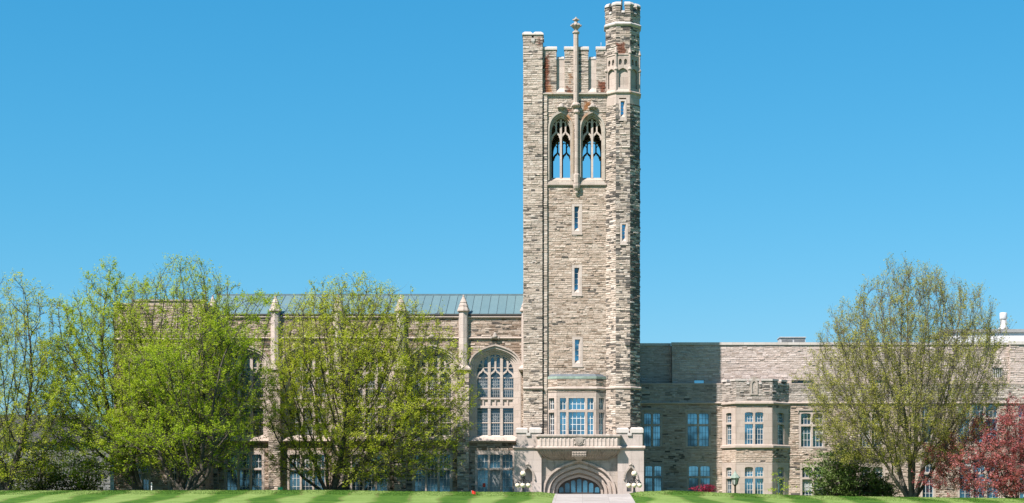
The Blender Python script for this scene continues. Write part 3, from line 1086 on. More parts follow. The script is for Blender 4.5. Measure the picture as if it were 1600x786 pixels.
lo.loft([(octo(X(901), -0.05, 0.06), Z(306)), (octo(X(901), -0.10, 0.17), Z(302)), (octo(X(901), -0.12, 0.15), Z(299)), (octo(X(901), -0.16, 0.28), Z(295)), (octo(X(901), -0.18, 0.33), Z(291.5)),
         (octo(X(901), -0.18, 0.33), Z(289)), (octo(X(901), -0.18, 0.2), Z(287.5))])
lo.build('lower_shaft', 'limestone', shaft)

# ---- belfry windows
def belfry_window(back=False):
    for c, a, b in BW:
        cxx = X(c)
        T = ident if not back else (lambda u, d, z: (u, TB - d, z))
        hw = 20.0 * 0.06
        apex = Z(172.6)
        fr = MB(T)
        ring = [(20.2, 205.5, 172.6, -0.08, 0.30), (17.8, 206, 176.4, 0.12, 0.6), (16.0, 206.5, 179.8, 0.32, 0.9)]
        inner = (14.6, 207, 182.6)
        for i, (hp, sp, ap, y0, y1) in enumerate(ring):
            nx = ring[i + 1] if i + 1 < len(ring) else inner
            outer = arch_loop(cxx, Z(282), Z(sp), hp * 0.06, Z(ap) - Z(sp), k1=0.64, kx=0.60, kz=0.85)
            # ring as a strip between two arch lines
            strip(fr, outer, arch_loop(cxx, Z(282), Z(nx[1]), nx[0] * 0.06, Z(nx[2]) - Z(nx[1]), k1=0.64, kx=0.60, kz=0.85), y0, y1)
        # sloped sill
        x0, x1 = cxx - hw, cxx + hw
        fr.add([(x0, -0.10, Z(287)), (x1, -0.10, Z(287)), (x0, 0.6, Z(276)), (x1, 0.6, Z(276)), (x0, 0.6, Z(287)), (x1, 0.6, Z(287)), (x0, -0.10, Z(285)), (x1, -0.10, Z(285))],
               [(6, 7, 3, 2), (0, 1, 7, 6), (0, 6, 2, 4), (1, 5, 3, 7), (0, 4, 5, 1), (2, 3, 5, 4)])
        fr.box(x0 + 0.2, x1 - 0.2, 0.601, 0.9, Z(287), Z(276))
        o = fr.build('belfry_window', 'limestone_hood', tower)
        tr = MB(T)
        y0, y1 = 0.56, 0.80
        ihw = inner[0] * 0.06
        ap_line = arch(cxx, Z(207), ihw, Z(182.6) - Z(207), k1=0.64, kx=0.60, kz=0.85, n=14)

        def ztop(u):
            for (p, q) in zip(ap_line[:-1], ap_line[1:]):
                if p[0] <= u <= q[0]:
                    return p[1] + (q[1] - p[1]) * (u - p[0]) / max(1e-6, q[0] - p[0])
            return Z(207)
        bw = 0.17
        tr.box(cxx - 0.10, cxx + 0.10, y0 - 0.05, y1, Z(276.5), Z(184))
        for s_ in (-1, 1):
            lc = cxx + s_ * ihw / 2
            lh = ihw / 2 - 0.02
            # cusped ogee light heads
            og = [(lc - lh, Z(217)), (lc - lh * 0.93, Z(212.5)), (lc - lh * 0.65, Z(208.8)), (lc - lh * 0.28, Z(206.6)), (lc, Z(203.5))]
            og = og + [(2 * lc - p[0], p[1]) for p in og[-2::-1]]
            tr.ribbon(og, bw, y0, y1)
            tr.box(lc - 0.07, lc + 0.07, y0 + .02, y1 - .02, Z(204), ztop(lc) + 0.03)
            for q in (-1, 1):
                tr.add([(lc + q * lh, y0 + .03, Z(215)), (lc + q * lh, y0 + .03, Z(211)), (lc + q * lh * 0.55, y0 + .03, Z(212.5)), (lc + q * lh, y1 - .03, Z(215)), (lc + q * lh, y1 - .03, Z(211)), (lc + q * lh * 0.55, y1 - .03, Z(212.5))],
                       [(0, 1, 2), (3, 5, 4), (0, 2, 5, 3), (1, 4, 5, 2), (0, 3, 4, 1)])
                # top of the small upper lights
                uu = lc + q * lh * 0.5
                tr.ribbon([(uu - lh * 0.42, min(Z(190), ztop(uu) - .3)), (uu, min(Z(187.5), ztop(uu) - 0.06)), (uu + lh * 0.42, min(Z(190), ztop(uu) - .3))], 0.08, y0 + .04, y1 - .04)
        tr.build('tracery', 'limestone_clean' if not back else 'limestone_dirty_or_shaded', o)
        if not back:
            bo = MB()
            bo.loft([(octo(X(c) + 0.06, -0.2, 0.10), Z(172)), (octo(X(c) + 0.06, -0.26, 0.28), Z(168.5)), (octo(X(c) + 0.06, -0.22, 0.26), Z(166)), (octo(X(c) + 0.06, -0.2, 0.1), Z(162.5))])
            for q in (-1, 1):
                bo.ball((X(c) + 0.06 + q * 0.33, -0.2, Z(168.5)), 0.13, 8)
            bo.build('carved_boss', 'limestone_dirty_or_shaded', o)


def strip(mb, outer, inner, y0, y1):
    n = len(outer)
    pts = [(p[0], y0, p[1]) for p in outer] + [(p[0], y0, p[1]) for p in inner] + [(p[0], y1, p[1]) for p in outer] + [(p[0], y1, p[1]) for p in inner]
    fs = []
    for i in range(n - 1):
        fs += [(i, i + 1, n + i + 1, n + i), (2 * n + i, 3 * n + i, 3 * n + i + 1, 2 * n + i + 1), (i, 2 * n + i, 2 * n + i + 1, i + 1), (n + i, n + i + 1, 3 * n + i + 1, 3 * n + i)]
    fs += [(0, n, 3 * n, 2 * n), (n - 1, 3 * n - 1, 4 * n - 1, 2 * n - 1)]
    mb.add(pts, fs)


belfry_window()
belfry_window(True)

# ---- lancets in the main face
for a, b, z0, z1 in lz:
    slit(tower, ident, a, b, z0, z1, fu=0.24, depth=0.34)

# ---- stair turret
TX, TY = X(973), 0.72
turret = MB()


def slot(ap, u0, u1, dep):
    """octagon plan with a slot cut in its front face"""
    o = octo(TX, TY, ap)
    o = sorted(o, key=lambda p: math.atan2(p[1] - TY, p[0] - TX))
    yf = TY - ap
    out = []
    for p, q in zip(o, o[1:] + o[:1]):
        out.append(p)
        if abs(p[1] - yf) < 1e-6 and abs(q[1] - yf) < 1e-6:
            out += [(u0, yf), (u0, yf + dep), (u1, yf + dep), (u1, yf)]
    return out


APB, APM, APT = 27.3 * .06, 26.6 * .06, 26.0 * .06
turret.prism(octo(TX, TY, APB), BASE, Z(607))
turret.prism(octo(TX, TY, APM), Z(607) + .001, Z(385))
turret.prism(slot(APM, X(969.6, -.9), X(980.4, -.9), 0.55), Z(385) + .001, Z(348.6))
turret.prism(octo(TX, TY, APM), Z(348.6) + .001, Z(189))
turret.prism(slot(APM, X(967.4, -.9), X(978.6, -.9), 0.55), Z(189) + .001, Z(165))
turret.prism(octo(TX, TY, APT), Z(88.5) + .001, Z(40.5))
turret.prism(octo(TX, TY, APT - 0.4), Z(190), Z(23))
turret.prism(octo(TX, TY, APT + 0.03), Z(39), Z(24))
for i in range(8):
    p0, p1, p2 = octo(TX, TY, APT + 0.05)[i - 1], octo(TX, TY, APT + 0.05)[i], octo(TX, TY, APT + 0.05)[(i + 1) % 8]
    ip = octo(TX, TY, APT - 0.35)
    q = 0.34
    lerp = lambda a, b, t: (a[0] + (b[0] - a[0]) * t, a[1] + (b[1] - a[1]) * t)
    turret.prism([lerp(p1, p0, q), p1, lerp(p1, p2, q), lerp(ip[i], ip[(i + 1) % 8], q), ip[i], lerp(ip[i], ip[i - 1], q)], Z(24.2), Z(12))
def oct_ashlar(ap, z0, z1, fronthole=None):
    fw_ = 2 * ap * math.tan(math.pi / 8)
    for i in (-2, -1, 0, 1, 2):
        ang = i * math.pi / 4
        T = facet(TX + math.sin(ang) * ap, TY - math.cos(ang) * ap, ang)
        h_ = [[(p[0] - TX, p[1]) for p in fronthole]] if fronthole and i == 0 else []
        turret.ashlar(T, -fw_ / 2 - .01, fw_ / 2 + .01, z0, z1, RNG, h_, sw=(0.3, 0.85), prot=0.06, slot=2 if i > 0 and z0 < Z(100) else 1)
        if i == 0 and z0 < Z(100):
            # dark quoins up the two arrises
            zz = z0
            while zz < z1 - .4:
                hq = RNG.uniform(.25, .45)
                for s_ in (-1, 1):
                    if RNG.random() < (.45 if zz > Z(420) else .25):
                        q0 = s_ * (fw_ / 2 + .012)
                        turret.ashlar(T, q0, q0 - s_ * RNG.uniform(.25, .5), zz, zz + hq, RNG, ch=(.4, .5), sw=(.6, .7), prot=.075, slot=3)
                zz += hq


oct_ashlar(APB, BASE, Z(609.6))
oct_ashlar(APM, Z(604), Z(190), rect(X(968.5, -.9), X(981.5, -.9), Z(383.5, -.9), Z(347, -.9)))
oct_ashlar(APM, Z(190), Z(165), rect(X(966.5, -.9), X(979.5, -.9), Z(191, -.9), Z(150, -.9)))
oct_ashlar(APT, Z(87), Z(44.6))
oct_ashlar(APT + 0.03, Z(37), Z(24.5))
fm = 2 * (APT + .05) * math.tan(math.pi / 8)
for i in (-2, -1, 0, 1, 2):
    ang = i * math.pi / 4
    T = facet(TX + math.sin(ang) * (APT + .05), TY - math.cos(ang) * (APT + .05), ang)
    for s_ in (-1, 1):
        turret.ashlar(T, s_ * fm / 2, s_ * (fm / 2 - .335 * fm), Z(24), Z(12.1), RNG, prot=.05)
tur = turret.build('stair_turret', ('turret_stone', 'turret_blocks', 'sooty_blocks', 'quoin_blocks'), tower)
for i in range(8):
    tc = MB()
    A = octo(TX, TY, APT + 0.13); B = octo(TX, TY, APT - 0.42); C1 = octo(TX, TY, APT - 0.03); C2 = octo(TX, TY, APT - 0.28)
    q = 0.38
    f6 = lambda P, Q: [lerp(P[i], P[i - 1], q), P[i], lerp(P[i], P[(i + 1) % 8], q), lerp(Q[i], Q[(i + 1) % 8], q), Q[i], lerp(Q[i], Q[i - 1], q)]
    tc.loft([(f6(A, B), Z(12)), (f6(A, B), Z(10)), (f6(C1, C2), Z(6.5))])
    # low coping in the gap
    a0, a1 = lerp(A[i], A[(i + 1) % 8], 0.39), lerp(A[i], A[(i + 1) % 8], 0.61)
    b0, b1 = lerp(B[i], B[(i + 1) % 8], 0.39), lerp(B[i], B[(i + 1) % 8], 0.61)
    tc.build('coping', 'limestone_cap', tur)
    tc = MB()
    tc.prism([a0, a1, b1, b0], Z(24.1), Z(20.5), 0.8)
    tc.build('coping', 'limestone_cap', tur)
ts = MB()
ts.loft([(octo(TX, TY, APT), Z(44.5)), (octo(TX, TY, APT + .17), Z(42.5)), (octo(TX, TY, APT + .19), Z(40.8)), (octo(TX, TY, APT + 0.01), Z(37.2))])
ts.build('upper_string', 'limestone_cap', tur)
ts = MB()
ts.loft([(octo(TX, TY, APM), Z(150)), (octo(TX, TY, APM + .13), Z(148.2)), (octo(TX, TY, APM + .13), Z(146.6)), (octo(TX, TY, APT - .02), Z(143))])
ts.build('middle_string', 'limestone_rust', tur)
ts = MB()
ts.loft([(octo(TX, TY, APB), Z(609.5)), (octo(TX, TY, APB + .13), Z(607.8)), (octo(TX, TY, APB + .13), Z(606)), (octo(TX, TY, APM), Z(604))])
ts.build('lower_string', 'limestone', tur)
# smooth panelled stage
st = MB()
st.prism(slot(APM - 0.01, X(967.4, -.9), X(978.6, -.9), 0.55), Z(165.1), Z(156.3))
st.prism(octo(TX, TY, APM - 0.01), Z(156.3) + .001, Z(149.5))
st.prism(octo(TX, TY, APT - 0.22), Z(145), Z(87))
fw = (APT - 0.02) * math.tan(math.pi / 8) * 2
for i in range(8):
    ang = i * math.pi / 4
    n_ = (math.sin(ang), -math.cos(ang))
    T = facet(TX + n_[0] * (APT - 0.02), TY + n_[1] * (APT - 0.02), ang)
    mbf = st
    old = st.T
    st.T = T
    h = fw / 2 - 0.05
    holes = [arch_loop(0, Z(140), Z(115.5), h * 0.74, Z(109.5) - Z(115.5), k1=0.5, kx=0.5, kz=0.85, n=6)]
    for q in (-1, 1):
        holes.append(arch_loop(q * h * 0.42, Z(104.5), Z(98.5), h * 0.24, Z(95.2) - Z(98.5), n=5))
    st.plate(rect(-h, h, Z(144.5), Z(89)), 0, 0.14, holes)
    st.T = old
for i in range(8):
    v_ = octo(TX, TY, APT + 0.0)[i]
    st.prism(octo(v_[0], v_[1], 0.10), Z(144.5), Z(86))
    st.loft([(octo(v_[0], v_[1], 0.12), Z(88)), (octo(v_[0], v_[1], 0.17), Z(86.5)), (octo(v_[0], v_[1], 0.10), Z(82)), (octo(v_[0], v_[1], 0.03), Z(77))])
    st.loft([(octo(v_[0], v_[1], 0.1), Z(114)), (octo(v_[0], v_[1], 0.18), Z(112)), (octo(v_[0], v_[1], 0.16), Z(110)), (octo(v_[0], v_[1], 0.1), Z(108))])
st.loft([(octo(TX, TY, APT - .02), Z(89.5)), (octo(TX, TY, APT + .05), Z(89)), (octo(TX, TY, APT), Z(87.5))])
st.build('panelled_stage', 'limestone', tur)
YF = TY - APM
Tt = lambda u, d, z: (u, YF + d, z)
slit(tur, Tt, X(969.8, -.9), X(976.2, -.9), Z(183, -.9), Z(158, -.9), fu=0.17, depth=0.32)
slit(tur, Tt, X(971.8, -.9), X(978.2, -.9), Z(377, -.9), Z(350.5, -.9), fu=0.17, depth=0.32)
fp = MB()
fp.tube([(X(971.6), TY, Z(30)), (X(971.6), TY, Z(16))], 0.11, 8)
fp.tube([(X(971.6), TY, Z(16)), (X(971.6), TY, Z(-60))], 0.085, 8, 0.05)
fp.ball((X(971.6), TY, Z(-61)), 0.14, 10)
fp.build('flagpole', 'pole_grey', tower)

# ---- canted oriel above the entrance
OY = -0.68
ori_plan = [(X(853), 0.05), (X(870.5, OY), OY), (X(931.5, OY), OY), (X(948.5), 0.05)]


def grow_plan(pl, e):
    c = (sum(p[0] for p in pl) / 4, 0.05)
    out = []
    for p in pl:
        out.append((p[0] + (e if p[0] > c[0] else -e) * (1.0 if abs(p[1] - 0.05) < 0.01 else 0.55), p[1] - (e if p[1] < 0 else 0)))
    return out


oriel = MB()
oriel.prism(ori_plan, Z(699), Z(684))
oriel.prism([(X(858), 0.2), (X(874), OY + 0.6), (X(928), OY + 0.6), (X(943), 0.2)], Z(685), Z(612))
oriel.prism(ori_plan, Z(613), Z(592.5))
for i in range(3):
    pa, pb = ori_plan[i], ori_plan[i + 1]
    oriel.ashlar(facet(pa[0], pa[1], math.atan2(pb[1] - pa[1], pb[0] - pa[0])), 0, math.hypot(pb[0] - pa[0], pb[1] - pa[1]), Z(604.6), Z(592.8), RNG, prot=.04)
orl = oriel.build('oriel', ('tower_panel_stone', 'panel_blocks'), tower)
ob = MB()
ob.loft([(grow_plan(ori_plan, 0.0), Z(610)), (grow_plan(ori_plan, 0.14), Z(608.4)), (grow_plan(ori_plan, 0.14), Z(606.6)), (grow_plan(ori_plan, 0.0), Z(604.6))])
ob.build('string_course', 'limestone', orl)
rf = MB()
rf.loft([(grow_plan(ori_plan, 0.06), Z(592.6)), (grow_plan(ori_plan, 0.06), Z(588.8))])
rf.build('roof_edge', 'verdigris', orl)
rf = MB()
rf.loft([(grow_plan(ori_plan, -0.02), Z(588.7)), ([(X(860), 0.03), (X(872), -0.5), (X(930), -0.5), (X(941), 0.03)], Z(585))])
rf.build('roof', 'lead_sheet', orl)
wz0, wz1 = Z(684, OY), Z(613.2, OY)
# front of the oriel
T0 = lambda u, d, z: (u, OY + d, z)
window(orl, T0, X(870.6, OY), X(931.4, OY), wz0, wz1, 3, [Z(642, OY)], heads=False, m=0.22, jamb=0.24, sill=0.1, top=0.52, widths=[0.6, 1.56, 0.6], grid=[(2, 4), (4, 4), (2, 4)], topgrid=[(2, 2), (4, 2), (2, 2)], blinds=0, mat='limestone', pane='glass_day',
       depth=0.26, gw=0.05)
for s_ in (0, 1):
    a, b_ = (ori_plan[0], ori_plan[1]) if s_ == 0 else (ori_plan[2], ori_plan[3])
    L = math.hypot(b_[0] - a[0], b_[1] - a[1])
    ang = math.atan2(b_[1] - a[1], b_[0] - a[0])
    T = facet(a[0], a[1], ang)
    window(orl, T, 0.03, L - 0.03, wz0, wz1 - 0.002, 1, [Z(642, OY)], heads=False, m=0.28, jamb=0.30, sill=0.1, top=0.5, grid=(2, 4), topgrid=(2, 2), depth=0.24, gw=0.05, proud=0.018)


# ------------------------------------------------------------------ entrance porch
PY = -2.5                                   # pier fronts
porch = thing('entrance_porch', 'pale limestone entrance porch with balcony and deep pointed arch at the tower foot', 'porch', (X(905), -1.5, 0))


def niche_path(cx, z0, zs, hw, rise):
    return arch_loop(cx, z0, zs, hw, rise, k1=0.7, kx=0.5, kz=0.78, n=7)


AY = -2.06                                  # arch wall
for (a, b, nc, outer_x, inner_x) in ((803.5, 846, 825, 803.5, 846), (965, 1006, 986, 1006, 965)):
    x0, x1 = X(a, PY), X(b, PY)
    nx = X(nc, PY)
    zt = Z(700.5, PY)
    hole = niche_path(nx, Z(768, PY), Z(744, PY), 0.40, Z(731.5, PY) - Z(744, PY))
    p = MB()
    p.plate(rect(x0, x1, BASE, zt), PY, PY + 0.5, [hole])
    p.box(x0, x1, PY + 0.5, -0.3, BASE, zt)
    # back of the niche is the pier's own core
    top0, top1 = (X(807, PY), X(845, PY)) if nc < 900 else (X(964.5, PY), X(1004, PY))
    p.box(top0, top1, PY + 0.12, -0.32, zt - 0.01, Z(676, PY))
    pier = p.build('pier', 'limestone_pier', porch)
    c = MB()
    mid = (top0 + top1) / 2
    for q0, q1, h in ((top0 - 0.08, mid - 0.10, 668), (mid + 0.02, top1 + 0.08, 667.5)):
        c.loft([([(q0, PY + 0.03), (q1, PY + 0.03), (q1, -0.3), (q0, -0.3)], Z(676.2, PY)), ([(q0, PY + 0.03), (q1, PY + 0.03), (q1, -0.3), (q0, -0.3)], Z(670.5, PY)),
                ([(q0 + .12, PY + 0.3), (q1 - .12, PY + 0.3), (q1 - .12, -0.5), (q0 + .12, -0.5)], Z(h, PY))])
    c.box(mid - 0.22, mid + 0.16, PY - 0.02, PY + 0.3, Z(681, PY), Z(676.3, PY))
    c.build('coping', 'limestone_cap', pier)
    band(pier, x0 - 0.12, x1 + 0.12, PY, Z(696.5, PY), Z(702, PY), 0.17)
    h_ = MB()
    og = [(nx - 0.62, Z(748, PY)), (nx - 0.56, Z(742, PY)), (nx - 0.42, Z(736.5, PY)), (nx - 0.2, Z(732.0, PY)), (nx - 0.07, Z(729.5, PY)), (nx, Z(726, PY))]
    h_.ribbon(og + [(2 * nx - q[0], q[1]) for q in og[-2::-1]], 0.13, PY - 0.13, PY + 0.05)
    for q in (-1, 1):
        h_.ball((nx + q * 0.63, PY - 0.08, Z(749, PY)), 0.10, 8)
    h_.ball((nx, PY - 0.1, Z(725.5, PY)), 0.13, 8)
    for q in (-1, 1):
        h_.ball((nx + q * 0.13, PY - 0.1, Z(726.5, PY)), 0.09, 8)
    h_.lathe(nx, PY - 0.1, [(0.10, Z(724.5, PY)), (0.06, Z(723, PY)), (0.02, Z(721.5, PY))], 8)
    h_.build('niche_hood', 'limestone_dirty_or_shaded', pier)

aw = MB()
ax = X(905, AY)
kk = (D + AY) / F
OZ = Z(771, AY)


def porch_arch(hwpx, appx, n=12):
    return arch(ax, OZ, hwpx * kk, Z(appx, AY) - OZ, k1=0.62, kx=0.60, kz=0.84, n=n)


def porch_loop(hwpx, appx, z0=BASE):
    return [(ax - hwpx * kk, z0)] + porch_arch(hwpx, appx) + [(ax + hwpx * kk, z0)]


aw.plate(rect(X(846, AY) - 0.1, X(965, AY) + 0.1, BASE, Z(699, AY)), AY, AY + 0.4, [porch_loop(55.5, 720.5)])
arw = aw.build('arch_wall', 'limestone_dirty_or_shaded', porch)
ra = MB()
rings = [(57.2, 718.6, -0.20, 0.3), (54.0, 721.8, 0.16, 0.6), (50.6, 725.4, 0.04, 0.6), (47.0, 729.6, 0.46, 0.9), (44.0, 733.0, 0.32, 0.9), (40.2, 737.6, 0.80, 1.2), (37.4, 741.0, 0.66, 1.25)]
for i, (hp, ap, y0, y1) in enumerate(rings):
    nh, na = (rings[i + 1][0] - (0.6 if i else 0), rings[i + 1][1] + (0.6 if i else 0)) if i < 6 else (34.0, 745.0)
    strip(ra, porch_loop(hp, ap), porch_loop(nh - 0.02, na, BASE + 0.01), AY + y0, AY + y1)
ra.build('arch_moulding', 'limestone', arw)
# screen of the doorway
DY = AY + 1.15
sc = MB()
lights = []
bars = MB()
dz0 = Z(769.5, DY)
dk = (D + DY) / F
for i in range(7):
    cx_ = X(905, DY) + (i - 3) * 9.3 * dk
    topz = [761.0, 754.5, 750.5, 748.3, 750.5, 754.5, 761.0][i]
    hw_ = 3.5 * dk
    zt_ = Z(topz, DY)
    lights.append(arch_loop(cx_, dz0, zt_ - 0.22, hw_, 0.22, k1=0.7, kx=0.6, kz=0.92, n=6))
    if i in (2, 4):
        lights[-1] = arch_loop(cx_, dz0, zt_ - 0.22, hw_, 0.22, k1=0.7, kx=0.6, kz=0.92, n=6)
oz = Z(771, DY)
screen = [(X(905, DY) - 34.6 * dk, BASE)] + arch(X(905, DY), oz, 34.6 * dk, Z(744.2, DY) - oz, k1=0.62, kx=0.60, kz=0.84, n=12) + [(X(905, DY) + 34.6 * dk, BASE)]
lower = [rect(l[0][0], l[-1][0], BASE + 0.3, dz0 - 0.25) for l in lights]
sc.plate(screen, DY, DY + 0.12, lights + lower)
door = sc.build('door_screen', 'dark_wood', porch)
for l in lights:
    pnb = MB()
    pnb.plate([(p[0], p[1]) for p in l], DY + 0.05, DY + 0.07)
    pnb.build('pane', 'glass_door', door)
for i, (a_, b_) in enumerate(((0, 2), (2, 5), (5, 7))):
    lf = MB()
    lf.plate(rect(lights[a_][0][0], lights[b_ - 1][-1][0], BASE + 0.2, dz0 - 0.2), DY + 0.075, DY + 0.1)
    lf.build('door', 'dark_wood', door)

# balcony
BY = -3.25
bx0, bx1 = X(838, BY), X(971, BY)


def bplan(e, y, cut):
    return [(bx0 + e + cut, y), (bx1 - e - cut, y), (bx1 - e, y + cut * 0.8 + 0.05), (bx1 - e, -0.6), (bx0 + e, -0.6), (bx0 + e, y + cut * 0.8 + 0.05)]


bal = MB()
bal.prism(bplan(0.10, BY + 0.10, 0.2), Z(699, BY), Z(683, BY))
balc = bal.build('balcony', 'limestone_clean', porch)
r_ = MB()
r_.loft([(bplan(0.08, BY + 0.08, 0.2), Z(683.4, BY)), (bplan(-0.05, BY - 0.06, 0.2), Z(682, BY)), (bplan(-0.05, BY - 0.06, 0.2), Z(680, BY)), (bplan(0.05, BY + 0.06, 0.2), Z(678.6, BY))])
r_.build('rail', 'limestone_dirty_or_shaded', balc)
r_ = MB()
r_.loft([(bplan(0.06, BY + 0.06, 0.2), Z(702, BY)), (bplan(-0.08, BY - 0.10, 0.2), Z(700.5, BY)), (bplan(-0.08, BY - 0.10, 0.2), Z(698.6, BY)), (bplan(0.08, BY + 0.08, 0.2), Z(696.6, BY))])
r_.build('string_course', 'limestone', balc)
ribs = MB()
for i in range(20):
    if i in (9, 10):
        continue
    xx = bx0 + 0.42 + i * (bx1 - bx0 - 0.84) / 19
    pl = [(xx - 0.13, BY + 0.10), (xx - 0.05, BY - 0.0), (xx + 0.05, BY - 0.0), (xx + 0.13, BY + 0.10)]
    ribs.prism(pl, Z(696.8, BY), Z(685.6, BY))
    ribs.loft([(pl, Z(685.6, BY)), ([(xx - 0.05, BY + 0.08), (xx - 0.03, BY + 0.05), (xx + 0.03, BY + 0.05), (xx + 0.05, BY + 0.08)], Z(683.6, BY))])
ribs.box(bx0 + .3, bx1 - .3, BY + .06, BY + .11, Z(696.5, BY), Z(684.5, BY))
ribs.build('rib_panel', 'limestone_clean', balc)
shd = MB()
sx = X(905, BY)
shd.plate([(sx - 0.36, Z(684.6, BY)), (sx - 0.30, Z(683.6, BY)), (sx + 0.30, Z(683.6, BY)), (sx + 0.36, Z(684.6, BY)), (sx + 0.36, Z(691, BY)), (sx + 0.2, Z(694.5, BY)), (sx, Z(696.2, BY)), (sx - 0.2, Z(694.5, BY)), (sx - 0.36, Z(691, BY))], BY - 0.06, BY + 0.11)
shd.plate([(sx - 0.24, Z(686, BY)), (sx + 0.24, Z(686, BY)), (sx + 0.24, Z(690.5, BY)), (sx, Z(694, BY)), (sx - 0.24, Z(690.5, BY))], BY - 0.10, BY - 0.059)
for q in (-1, 1):
    shd.ball((sx + q * 0.42, BY + 0.02, Z(686, BY)), 0.10, 8); shd.ball((sx + q * 0.40, BY + 0.02, Z(693.5, BY)), 0.09, 8)
shd.build('shield', 'limestone_dirty_or_shaded', balc)
# coved underside
cv = MB()
stack = [(1.15, 1.10, 718.0), (0.85, 0.98, 716.5), (0.50, 0.72, 713.0), (0.28, 0.42, 709.0), (0.14, 0.20, 705.0), (0.10, 0.12, 701.8)]
cv.loft([(bplan(e, BY + y_, 0.2 + 0.3 * y_), Z(zz, BY)) for e, y_, zz in stack])
for i in range(30):
    t = i / 29
    pts = []
    for e, y_, zz in stack:
        xa, xb = bx0 + e + 0.25, bx1 - e - 0.25
        pts.append((xa + (xb - xa) * t, BY + y_ - 0.01, Z(zz, BY)))
    cv.tube(pts, 0.045, 5)
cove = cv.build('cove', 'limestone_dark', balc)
fz = MB()
fz.box(sx - 0.66, sx + 0.66, BY - 0.02, BY + 0.8, Z(713, BY), Z(705, BY))
for r0, off in ((707.2, 0), (710.6, 0.1)):
    for i in range(9):
        fz.ball((sx - 0.58 + i * 0.145, BY - 0.02, Z(r0 + (i % 2) * 0.7, BY)), 0.075, 6)
fz.loft([([(sx - 0.2, BY + 0.6), (sx + 0.2, BY + 0.6), (sx + 0.2, BY + 1.2), (sx - 0.2, BY + 1.2)], Z(719, BY)), ([(sx - 0.55, BY), (sx + 0.55, BY), (sx + 0.55, BY + 1.2), (sx - 0.55, BY + 1.2)], Z(713, BY))])
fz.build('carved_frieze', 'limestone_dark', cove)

# ------------------------------------------------------------------ library wing on the left
LY = 1.0
lib = thing('library_wing', 'long stone hall left of the tower with arched windows, pinnacles and copper roof', 'building', (X(580, LY), 6, 0))
LBAYS = [773.5, 675.5, 577.5, 479.5, 381.5]
LK = (D + LY) / F
lx0, lx1 = X(325, LY), X(819.5, LY)
LD = 11.0
lw = MB()
holes = []
for c in LBAYS:
    holes.append(arch_loop(X(c, LY), Z(688, LY), Z(578, LY), 39.4 * LK, Z(541.5, LY) - Z(578, LY), k1=0.62, kx=0.58, kz=0.86))
    holes.append(rect(X(c - 31, LY) + .02, X(c + 31, LY) - .02, BASE + 0.9, Z(704, LY) - .02))
lw.plate(rect(lx0, lx1, BASE, Z(492.5, LY)), LY, LY + 0.7, holes)
lw.box(lx0, lx1, LY + LD - 0.7, LY + LD, BASE, Z(492.5, LY))
lw.box(lx0, lx0 + 0.7, LY + 0.7, LY + LD - 0.7, BASE, Z(492.5, LY))
lw.box(lx0 + 0.7, lx1, LY + 1.6, LY + 1.7, BASE, Z(500, LY))
lhol = [arch_loop(X(c, LY), Z(690, LY), Z(578, LY), 41.5 * LK, Z(539, LY) - Z(578, LY), k1=0.62, kx=0.58, kz=0.86) for c in LBAYS] + [rect(X(c - 31.5, LY), X(c + 31.5, LY), BASE, Z(704, LY)) for c in LBAYS]
lw.ashlar(front(LY), lx0, lx1, Z(768, LY) - 1, Z(692, LY), RNG, lhol, ch=(.13, .25), sw=(.28, 1.0), prot=.055)
lw.ashlar(front(LY), lx0, lx1, Z(690, LY), Z(530, LY), RNG, lhol, ch=(.13, .25), sw=(.28, 1.0), prot=.055)
lw.ashlar(front(LY), lx0, lx1, Z(526, LY), Z(497.6, LY), RNG, (), ch=(.13, .25), sw=(.28, 1.0), prot=.055)
lw.build('wall', ('library_stone', 'library_blocks'), lib)
cor = MB()
band(lib, lx0, lx1, LY, Z(493.0, LY), Z(497.6, LY), 0.2, 'limestone', 'cornice')
band(lib, lx0, lx1, LY, Z(526.3, LY), Z(530.3, LY), 0.2)
band(lib, lx0, X(803.5, PY), LY - 0.0, Z(683, LY), Z(692, LY), 0.42, 'limestone', 'sill_course', wash=0.72)
g = MB()
g.box(lx0, lx1, LY - 0.22, LY + 0.3, Z(493, LY), Z(490.6, LY))
g.build('gutter', 'dark_frame', lib)
# roof
ez, ey = Z(490.8, LY), LY - 0.1
ry = LY + 5.2
rz = Z(461.5, ry)
rm = MB()
rm.add([(lx0 - .2, ey, ez), (lx1, ey, ez), (lx1, ry, rz), (lx0 - .2, ry, rz), (lx0 - .2, 2 * ry - ey, ez), (lx1, 2 * ry - ey, ez)],
       [(0, 1, 2, 3), (3, 2, 5, 4), (0, 3, 4), (1, 5, 2), (0, 4, 5, 1)])
roof = rm.build('roof', 'copper_roof', lib)
sm = MB()
nseam = int((lx1 - lx0) / 0.8)
for i in range(nseam + 1):
    xx = lx1 - 0.25 - i * 0.8
    for (ya, yb) in ((ey, ry), (2 * ry - ey, ry)):
        za, zb = ez, rz
        sm.add([(xx - .03, ya, za), (xx + .03, ya, za), (xx + .03, yb, zb), (xx - .03, yb, zb), (xx - .02, ya, za + .06), (xx + .02, ya, za + .06), (xx + .02, yb, zb + .06), (xx - .02, yb, zb + .06)],
               [(0, 1, 5, 4), (1, 2, 6, 5), (2, 3, 7, 6), (3, 0, 4, 7), (4, 5, 6, 7)])
sm.box(lx0 - .2, lx1, ry - 0.12, ry + 0.12, rz - 0.05, rz + 0.13)
sm.build('seams', 'copper_seam', roof)

